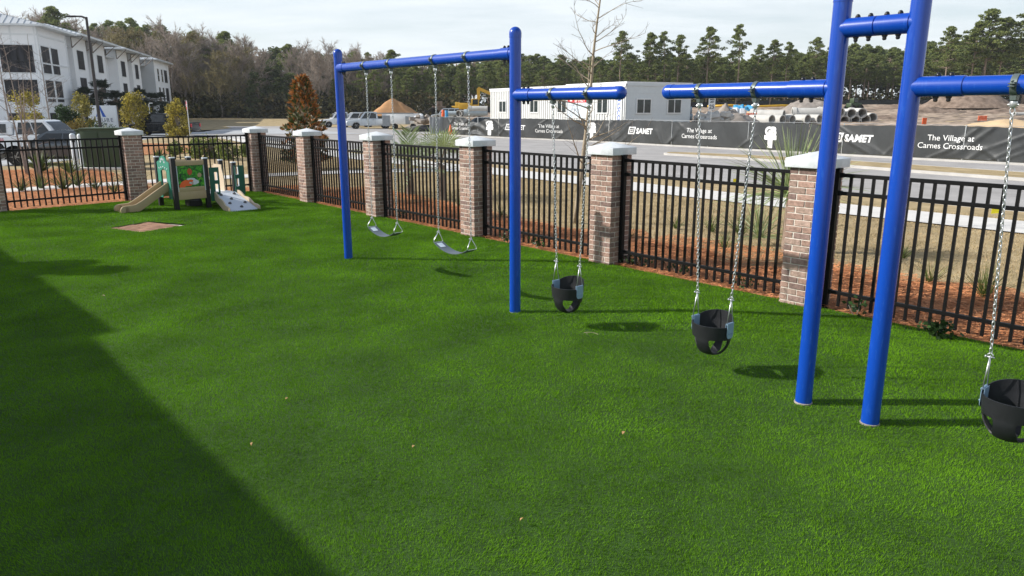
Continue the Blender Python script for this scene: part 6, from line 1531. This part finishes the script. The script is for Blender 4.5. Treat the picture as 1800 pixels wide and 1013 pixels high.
shrub('yellow_shrub', 142, 64, 166, 40, M['leaf_yellow'], 'loose pale yellow shrub at the left edge of the monument sign', 'shrub', n=1700, seed=3, ls=.16, tint=((.5, .55, .6), (1.2, 1.2, 1.6)))
shrub('yellow_shrub', 46, 60, 164, 60, M['leaf_yellow'], 'yellow shrub in front of the big porch screens at far left', 'shrub', seed=4, ls=.16)
shrub('round_shrub', 113, 62, 188, 46, M['leaf_green'], 'dark green round shrub in front of the apartment wall', 'shrub', n=3600, seed=5, shape='round', ls=.13)
shrub('low_shrub', 128, 60, 214, 46, M['leaf_low'], 'low orange tan bush under the round green shrub', 'shrub', n=1400, seed=6, shape='round', ls=.13, tint=((1.4, .7, .6), (2.2, 1.2, 1.0)))
shrub('low_shrub', 165, 62, 224, 80, M['leaf_green'], 'low green hedge at the foot of the monument sign', 'shrub', n=2400, seed=7, shape='round', ls=.12)
for i, (px, Y, yt, w) in enumerate([(365, 36, 238, 44), (392, 35, 246, 40), (340, 36, 244, 40), (425, 37, 252, 26), (300, 37, 246, 30)]):
    shrub('ground_shrub', px, Y, yt, w, M['leaf_low'], ['light green low shrub behind the playset, tallest in the middle', 'light green low shrub behind the right half of the picture panel', 'light green low shrub above the arch panel', 'small green clump near the corner pillar', 'green clump right of the brick pillar behind the slide'][i], 'shrub', n=1300, seed=20+i, shape='round', ls=.09, tint=((.6, .6, .6), (1.6, 1.5, 1.3)))
# palmettos by the apartments
def palm_mesh(seed, dark=True, n=46, fl=1.15, leaflets=16, droop=.6, th=3.2, ft=.9):
    rr = random.Random(seed); tb = MB(); tb.tube([(0, 0, 0), (.05, 0, th*.5), (0, 0, th)], [.17, .15, .18], 9)
    A = []; 
    for i in range(n):
        a = rr.uniform(0, 6.28); el = rr.uniform(-.75, 1.35); d = Vector((math.cos(a)*math.cos(el), math.sin(a)*math.cos(el), math.sin(el))); c_ = Vector((0, 0, th))+d*fl*rr.uniform(.55, .8)
        tb.tube([(0, 0, th), tuple(c_)], [.02, .012], 3); sd = d.cross(Vector((0, 0, 1))).normalized(); up = sd.cross(d)
        for j in range(leaflets):
            q = (j/(leaflets-1)-.5)*R(200); dd = (d*math.cos(q)+sd*math.sin(q)).normalized(); L = ft*rr.uniform(.7, 1.0)*(1-.25*abs(q)/1.7)
            e = c_+dd*L-Vector((0, 0, L*L*droop*.4)); w = up*.03; sdw = dd.cross(up).normalized()*.045; A.append([c_-sdw, c_+dd*L*.55+sdw, e, c_+dd*L*.5-sdw])
    V_ = np.array([[tuple(v) for v in q] for q in A]).reshape(-1, 3); t_ = RNG.random((len(A), 1)); return tb, V_, np.array([.5, .5, .5])*(1-t_)+np.array([1.5, 1.5, 1.4])*t_
PALM = Forest([make_tree_proto('palmetto_palm', palm_mesh(61+i, th=4.2), M['bark'], M['frond_dark'], 'dark palmetto', 'palm tree', None) for i in range(2)])
for i, (px, Y, yt, lab) in enumerate([(152, 80, 150, 'dark palmetto palm left of the lamp post'), (180, 82, 136, 'tallest dark palmetto palm right behind the lamp post'), (205, 84, 156, 'dark palmetto palm above the right edge of the monument sign'), (228, 90, 158, 'dark palmetto palm above the wide yellow shrub'), (248, 92, 152, 'dark palmetto palm in front of the middle of the long apartment wing'), (268, 98, 160, 'dark palmetto palm near the end wing'), (284, 104, 160, 'last dark palmetto palm at the right end of the apartments')]):
    x = px2x(px, Y); h = topz(yt, Y); o = PALM.put(i % 2, x, Y, h/5.6, 1.05, i*1.1, lab, None); 
# evergreen screening under the palms
for i, (px, Y, yt) in enumerate([(165, 78, 178), (212, 86, 178), (255, 94, 182), (290, 96, 186)]):
    shrub('dark_shrub', px, Y, yt, 46, M['frond_dark'], 'dark evergreen shrub under the palmettos, ' + ['left of the lamp post foot', 'behind the monument sign right edge', 'behind the wide yellow shrub', 'at the corner of the end wing'][i], 'shrub', n=2600, seed=40+i, shape='round', ls=.22)
# magnolia
def magnolia():
    Y = 29.5; x = px2x(533, Y); t = thing('magnolia_tree', 'young magnolia with rusty brown and dark green leaves behind the fence', 'tree', (x, Y, 0)); h = 3.45; rr = random.Random(9); b = MB(); b.tube([(0, 0, 0), (.02, 0, h*.5), (0, 0, h*.97)], [.06, .035, .01], 7)
    A = []; T_ = []
    for i in range(330):
        k = rr.uniform(.04, 1.0); env = .70*(1-k)**.62+.09; env *= 1+.18*math.sin(k*9+i); a = rr.uniform(0, 6.28); q = env*rr.uniform(.55, 1.05); z = k*h*.96; c_ = Vector((q*math.cos(a), q*math.sin(a), z+.12)); b.tube([(0, 0, max(.1, z-.25*q)), tuple(c_)], [.012, .005], 4)
        d0 = Vector((math.cos(a), math.sin(a), .9)).normalized()
        for j in range(11):
            d = (d0+Vector((rr.uniform(-1, 1), rr.uniform(-1, 1), rr.uniform(-.7, .9)))*.95).normalized(); L = rr.uniform(.15, .26); s_ = d.cross(Vector((rr.uniform(-1, 1), rr.uniform(-1, 1), rr.uniform(-1, 1)))).normalized()*L*.20
            p0_ = c_+d*.03; A.append([p0_, p0_+d*L*.5+s_, p0_+d*L, p0_+d*L*.5-s_])
            rust = rr.random() < (.62 if (k > .66 or (a < .9 or a > 5.6) or rr.random() < .2) else .22)
            v = rr.uniform(.5, 1.3)
            T_.append((.42*v, .17*v, .045*v) if rust else ((.42*v, .42*v, .28*v) if rr.random() < .2 else (.065*v, .09*v, .022*v)))
    b.build('trunk', M['bark_pale'], t); V_ = np.array([[tuple(v) for v in q] for q in A]).reshape(-1, 3); npmesh('crown', V_, 4, M['magnolia'], np.array(T_), t)
magnolia()
# feather palm and strap-leaved plants
def feather_palm(x, y, label, zc, n, L, seed, th=.5, lw=.018, nl=26, ll=.42, m='frond', up=(.1, 1.3), az=None):
    t = thing('feather_palm', label, 'palm', (x, y, 0)); rr = random.Random(seed); tb = MB()
    tb.tube([(0, 0, 0), (0, 0, zc)], [.13, .10], 9); tb.build('trunk', M['bark'], t); A = []; T_ = []; st = MB()
    for i in range(n):
        a = rr.uniform(0, 6.28) if az is None else az[i % len(az)]+rr.uniform(-.15, .15); e0 = rr.uniform(*up); LL = L*rr.uniform(.8, 1.1); P_ = []; p = Vector((0, 0, zc)); el = e0
        for k in range(11):
            P_.append(p.copy()); p = p+Vector((math.cos(a)*math.cos(el), math.sin(a)*math.cos(el), math.sin(el)))*LL/10; el -= rr.uniform(.09, .16)*(1+.06*k)
        st.tube(P_, [.012*(1-.08*k) for k in range(11)], 4); v0 = rr.uniform(.75, 1.2)
        for j in range(nl):
            f = .12+.88*j/nl; k = f*10; i0 = min(9, int(k)); q = P_[i0].lerp(P_[i0+1], k-i0); tg_ = (P_[i0+1]-P_[i0]).normalized(); sd = tg_.cross(Vector((0, 0, 1))).normalized(); upv = sd.cross(tg_)
            for s_ in (-1, 1):
                dd = (tg_*.75+sd*s_*.75+upv*.55+Vector((rr.uniform(-.08, .08), rr.uniform(-.08, .08), rr.uniform(-.08, .08)))).normalized(); l_ = ll*math.sin(math.pi*(f*.8+.15))*rr.uniform(.85, 1.1); w_ = dd.cross(upv).normalized()*lw
                A.append([q-w_*.5, q+dd*l_*.5+w_*.5-Vector((0, 0, .0)), q+dd*l_-Vector((0, 0, .04)), q+dd*l_*.5-w_*.5]); v = v0*rr.uniform(.75, 1.25); T_.append((v, v, v*rr.uniform(.8, 1.2)))
    st.build('stem', M['frond'] if m == 'frond' else M['blade_green'], t); V_ = np.array([[tuple(v) for v in q] for q in A]).reshape(-1, 3); npmesh('fronds', V_, 4, M[m], np.array(T_), t); return t
# M['frond'] on stems needs a tint layer, MB.build adds it
x = px2x(716, 20.5); feather_palm(x, 20.5, 'silvery green feather palm behind the fence between the two belt swings', .95, 17, 1.75, 71, ll=.50, lw=.028)
def spiky(x, y, label, zc, n, L, seed, w=.016, name='spiky_palm', cat='palm', m='frond', th=.10, elr=(-.15, 1.45), tint=(.6, 1.3)):
    t = thing(name, label, cat, (x, y, 0)); rr = random.Random(seed)
    if zc > .25: b = MB(); b.tube([(0, 0, 0), (0, 0, zc)], [th, th*.8], 8); b.build('trunk', M['bark'], t)
    A = []; T_ = []
    for i in range(n):
        a = rr.uniform(0, 6.28); el = rr.uniform(*elr); d = Vector((math.cos(a)*math.cos(el), math.sin(a)*math.cos(el), math.sin(el))); LL = L*rr.uniform(.6, 1.05); s_ = d.cross(Vector((rr.uniform(-1, 1), rr.uniform(-1, 1), 1))).normalized()*w
        p = Vector((rr.uniform(-.04, .04), rr.uniform(-.04, .04), zc)); m_ = p+d*LL*.5; e = p+d*LL-Vector((0, 0, .10*LL*LL*(1.4-el*.6))); A.append([p-s_*.6, p+s_*.6, m_+s_*.5, m_-s_*.5]); A.append([m_-s_*.5, m_+s_*.5, e+s_*.08, e-s_*.08]); v = rr.uniform(*tint); T_ += [(v, v, v*rr.uniform(.7, 1.1))]*2
    V_ = np.array([[tuple(v) for v in q] for q in A]).reshape(-1, 3); npmesh('leaves', V_, 4, M[m], np.array(T_), t); return t
def palmetto_fan(x, y, zc, label, seed, nfan=13, stalk=.62, ll=.70):
    t = thing('fan_palm', label, 'palm', (x, y, 0)); rr = random.Random(seed); b = MB(); b.tube([(0, 0, 0), (0, 0, zc)], [.12, .10], 8); A = []; T_ = []
    for i in range(nfan):
        a = rr.uniform(0, 6.28); el = rr.uniform(-.1, 1.2); d = Vector((math.cos(a)*math.cos(el), math.sin(a)*math.cos(el), math.sin(el))); c_ = Vector((0, 0, zc))+d*stalk*rr.uniform(.8, 1.1); b.tube([(0, 0, zc), tuple(c_)], [.012, .008], 4)
        sd = d.cross(Vector((0, 0, 1))).normalized(); up_ = sd.cross(d); v0 = rr.uniform(.7, 1.25)
        for j in range(26):
            q = (j/25-.5)*R(210); dd = (d*math.cos(q)+sd*math.sin(q)+up_*.12*math.cos(q*2)).normalized(); L = ll*rr.uniform(.85, 1.1)*(1-.2*abs(q)/1.8); w_ = dd.cross(up_).normalized()*.013; m_ = c_+dd*L*.6; e = c_+dd*L-Vector((0, 0, L*.10))
            A.append([c_, m_+w_, e, m_-w_]); v = v0*rr.uniform(.8, 1.25); T_.append((v, v, v*.8))
    b.build('trunk', M['bark'], t); V_ = np.array([[tuple(v) for v in q] for q in A]).reshape(-1, 3); npmesh('fronds', V_, 4, M['frond'], np.array(T_), t)
x = px2x(775, 20.0); palmetto_fan(x, 19.6, .90, 'fan palm with stiff leaves behind the belt swing, right of the feather palm', 73)
x = px2x(1405, 12.2); spiky(x, 12.2, 'grey green spiky palm with long needle-thin leaves around the largest brick pillar', .95, 300, 1.38, 74, w=.016, tint=(.6, 1.35))
x = px2x(1352, 12.8); spiky(x, 12.8, 'low spiky green clump left of the largest brick pillar', .15, 80, .95, 75, w=.014)
for i, (px, Y, L, n) in enumerate([(1290, 12.4, .42, 40), (1265, 14.2, .50, 46), (1318, 13.8, .62, 60), (1675, 9.9, .45, 44), (1782, 9.1, .55, 90), (1200, 14.6, .34, 34), (880, 16.2, .40, 40), (806, 18.0, .45, 40), (1115, 13.6, .35, 36), (1622, 11.6, .38, 36)]):
    spiky(px2x(px, Y), Y, ['small grass tuft below the right chain of the middle bucket', 'grass tuft in the straw left of the middle bucket chain', 'taller grass tuft left of the spiky palm', 'grass tuft in the straw right of the blue posts', 'bushy green grass tuft at the right edge', 'small grass tuft in the straw between the bucket swings', 'grass tuft in the straw behind the tall middle post', 'grass tuft beside the pillar behind the second belt swing', 'grass tuft right of the pillar beside the bare tree', 'thin grass tuft on the straw between the pair of posts and edge'][i], .02, n, L, 80+i, w=.008, name='grass_tuft', cat='grass tuft', m='blade_green', elr=(.5, 1.45))
for i, (px, Y, L, n, w) in enumerate([(56, 28.0, .95, 110, .03), (107, 27.6, .75, 80, .025), (118, 23.0, .85, 60, .02), (92, 21.8, .80, 70, .018), (216, 22.5, .90, 60, .02), (150, 22.0, .55, 40, .016), (15, 21.5, .6, 50, .018), (270, 35.0, .7, 80, .03), (455, 35, .5, 50, .02), (182, 21.0, .5, 36, .015), (52, 22.2, .6, 46, .02)]):
    spiky(px2x(px, Y), Y, ['dark green strap-leaved plant below the bare trunks in front of the sedan wheel', 'strap-leaved plant in front of the sedan door', 'pale green grassy plant in the middle of the left fence panel', 'grassy plant low in the left fence panel beside the pale one', 'upright green grassy plant just left of the brick pillar behind the slide', 'small grassy plant between two larger ones behind the left fence', 'grassy plant at the left edge of the photo', 'grassy plant right of the utility boxes beyond the brick pillar', 'small grassy plant beyond the corner pillar', 'small low grassy plant left of the upright one', 'low grassy plant near the left edge, right of the cut pillar'][i], .02, n, L, 100+i, w=w, name='grass_plant', cat='plant', m='blade_green', elr=(.45, 1.45))
# tiny creeping plants at the fence foot
for i, (px, Y) in enumerate([(1122, 11.0), (1140, 10.9), (1208, 10.4), (1335, 9.5), (1545, 8.2), (1700, 7.35), (1712, 7.3), (560+330, 12.9), (952, 12.4), (700, 16.0)]):
    x = px2x(px, Y); t = thing('creeping_plant', ['small leafy plant at the fence foot right of the pillar by the bare tree', 'tiny leafy sprig beside the first one at the fence foot', 'tiny leafy sprig left of the middle bucket at the fence foot', 'tiny leafy sprig at the fence foot left of the largest pillar', 'small leafy plant at the fence foot between the blue posts', 'leafy green plant at the fence foot left of the right bucket chain', 'second leafy plant close by at the fence foot near the right chain', 'tiny sprig at the fence foot left of the tall middle post', 'tiny sprig at the fence foot behind the first bucket', 'tiny sprig at the fence foot by the palm'][i], 'plant', (x, Y, 0)); b = MB(); b.tube([(0, 0, 0), (.03, 0, .10), (.06, .02, .22)], .004, 4); b.tube([(0, 0, 0), (-.05, 0, .08), (-.08, .02, .15)], .004, 4); b.build('stem', M['bark_grey'], t)
    n_ = 70 if i in (0, 5, 6) else 34; P_ = RNG.normal(size=(n_, 3))*np.array([.07, .05, .05])+np.array([0, 0, .13]); P_[:, 2] = np.abs(P_[:, 2]); V_, T_ = cards(P_, .05, (.6, .6, .6), (1.5, 1.5, 1.5), 1.8); npmesh('leaves', V_, 4, M['leaf_green'], T_, t)
# bare young tree
def young_tree(px, Y, H_, label, seed, spread, m, r0=.055, name='bare_young_tree', nb=26, k0=.22, lean=(0, 0), trunks=1):
    t = thing(name, label, 'tree', (px2x(px, Y), Y, 0)); rr = random.Random(seed); b = MB(); tw = MB()
    for q in range(trunks):
        path = []; x = rr.uniform(-.06, .06)*(trunks > 1); y = 0; ang = rr.uniform(0, 6.28); ln = .12 if trunks > 1 else 0
        for i in range(12): path.append(Vector((x, y, H_*i/11))); x += rr.uniform(-.02, .02)+lean[0]*H_/11+ln*math.cos(ang)*H_/11; y += rr.uniform(-.02, .02)+ln*math.sin(ang)*H_/11
        b.tube(path, [r0*(1-.86*i/11) for i in range(12)], 8)
        def at_(k): f = k*11; i0 = min(10, int(f)); return path[i0].lerp(path[i0+1], f-i0)
        for i in range(nb):
            k = k0+(.97-k0)*(i+rr.random())/nb; a = rr.uniform(0, 6.28); L = spread*(1.05-.62*k)*rr.uniform(.55, 1.1); p = at_(k); el = rr.uniform(.15, .75); pts = [p]; d = Vector((math.cos(a)*math.cos(el), math.sin(a)*math.cos(el), math.sin(el)))
            for j in range(7):
                d = (d+Vector((rr.uniform(-.2, .2), rr.uniform(-.2, .2), rr.uniform(-.12, .2)))).normalized(); pts.append(pts[-1]+d*L/7)
                if j > 0:
                    for u_ in range(2 if rr.random() < .7 else 1):
                        d2 = (d+Vector((rr.uniform(-1, 1), rr.uniform(-1, 1), rr.uniform(-.5, .8)))*.9).normalized(); l2 = L*rr.uniform(.12, .34); q0 = pts[-1]; q1 = q0+d2*l2*.5; q2 = q1+(d2+Vector((rr.uniform(-.3, .3), rr.uniform(-.3, .3), rr.uniform(-.1, .4)))).normalized()*l2*.5; tw.tube([q0, q1, q2], [r0*.075, r0*.055, r0*.03], 3)
                        if rr.random() < .6: d3 = (d2+Vector((rr.uniform(-1, 1), rr.uniform(-1, 1), rr.uniform(-.5, .8)))).normalized(); tw.tube([q1, q1+d3*l2*.4], [r0*.05, r0*.03], 3)
            rb = r0*(1-.8*k)*.42; b.tube(pts, [max(r0*.06, rb*(1-.85*j/7)) for j in range(8)], 5)
    b.build('trunk', m, t, smooth='all'); tag(tw.build('twigs', M['bark_grey'], t), None, None, kind='stuff'); return t
young_tree(1015, 15.4, 5.4, 'bare young tree with pale trunk rising beyond the fence in the middle', 91, 1.75, M['bark_pale'], r0=.054, lean=(.075, 0), k0=.20, nb=34)
young_tree(30, 27.0, 3.6, 'bare many-trunked small tree beyond the left fence in front of the sedan', 92, 1.1, M['bark_grey'], r0=.04, trunks=3, nb=9, k0=.3)
young_tree(48, 24.5, 4.6, 'bare small tree right beside the many-trunked one at left', 93, 1.1, M['bark_grey'], r0=.035, trunks=2, nb=11, k0=.25)
young_tree(84, 55, 6.4, 'thin bare tree in front of the apartment front wing', 94, 2.2, M['bark_grey'], r0=.07, nb=22, k0=.3)
young_tree(12, 50, 7.0, 'thin bare tree at the left edge before the apartments', 95, 2.2, M['bark_grey'], r0=.07, nb=22, k0=.3)
# little marker flags
for i, (px, py) in enumerate([(1297, 330), (1754, 386)]):
    x, y = G(px, py); t = thing('marker_flag', ['yellow marker flag on the tan strip behind the middle bucket chain', 'yellow marker flag beside the sidewalk near the right chain'][i], 'flag', (x, y, 0)); b = MB(); b.tube([(0, 0, 0), (0, 0, .28)], .004, 4); b.build('wire', M['galv'], t)
    b = MB(); b.add([(0, 0, .28), (-.16, .01, .26), (-.15, .03, .12), (0, 0, .14)], [(0, 1, 2, 3)]); b.build('cloth', mat('flag yellow', (.85, .72, .02), .6), t)
# fallen leaves and twigs on the turf
lf = [(252, 497, 'pale'), (445, 808, 'pair'), (1095, 778, 'rust'), (727, 806, 'tiny'), (918, 936, 'thin'), (184, 536, 'white'), (1118, 590, 'nut'), (506, 726, 'small'), (575, 398, ''), (497, 376, '')]
for i, (px, py, _) in enumerate(lf):
    x, y = G(px, py); rr = random.Random(200+i); b = MB(); n_ = 8; L = .035+.02*rr.random(); vs = []
    for k in range(n_+1): u = k/n_; vs += [(L*(u-.5), L*.24*math.sin(math.pi*u)+.002, .012*math.sin(3*u)+.0), (L*(u-.5), -L*.24*math.sin(math.pi*u), .012*math.sin(3*u)+.004)]
    b.add(vs, [(2*k, 2*k+2, 2*k+3, 2*k+1) for k in range(n_)]); o = b.build('fallen_leaf', M['dry_leaf'] if i not in (5, 9) else M['sand_pale']); o.location = (x, y, float(turf_z(x, y))+.072); o.rotation_euler = (rr.uniform(-.3, .3), rr.uniform(-.3, .3), rr.uniform(0, 6.3)); o.scale = (.85, .85, .85)
    tag(o, ['pale dry leaf on the turf left of the left blue post', 'dry leaf on the turf at the shadow edge low in the photo', 'rust coloured leaf on the turf below the middle bucket', 'tiny dry leaf low in the middle of the turf', 'thin dry leaf near the bottom edge of the turf', 'white scrap on the turf near the shade step', 'dry leaf beside the bucket shadow', 'small dry leaf in the turf centre left', 'dry leaf near the left post foot behind it', 'pale scrap on the turf right of the climbing ramp'][i], 'leaf')
x, y = G(1035, 600); b = MB(); b.tube([(-.05, .02, 0), (0, 0, .01), (.05, -.01, .006), (.09, -.04, 0)], .0022, 4); b.tube([(-.02, .01, 0), (-.025, -.04, 0)], .002, 4); o = b.build('dry_twig', M['bark_pale']); o.location = (x, y, float(turf_z(x, y))+.07); tag(o, 'thin dry twig on the turf below the first bucket', 'twig')

# ---------------------------------------------------------------- the air
hz_ = MB(); hz_.box((0, 350, 40), (1500, 1000, 82)); ho = hz_.build('haze', None)
hm = bpy.data.materials.new('haze'); hm.use_nodes = True; hn = hm.node_tree; hn.nodes.clear()
ov = hn.nodes.new('ShaderNodeOutputMaterial'); pv = hn.nodes.new('ShaderNodeVolumePrincipled'); pv.inputs['Color'].default_value = (.86, .92, 1, 1); pv.inputs['Density'].default_value = 0.00022; pv.inputs['Anisotropy'].default_value = 0.2
hn.links.new(pv.outputs[0], ov.inputs['Volume']); ho.data.materials.append(hm); ho['kind'] = 'stuff'
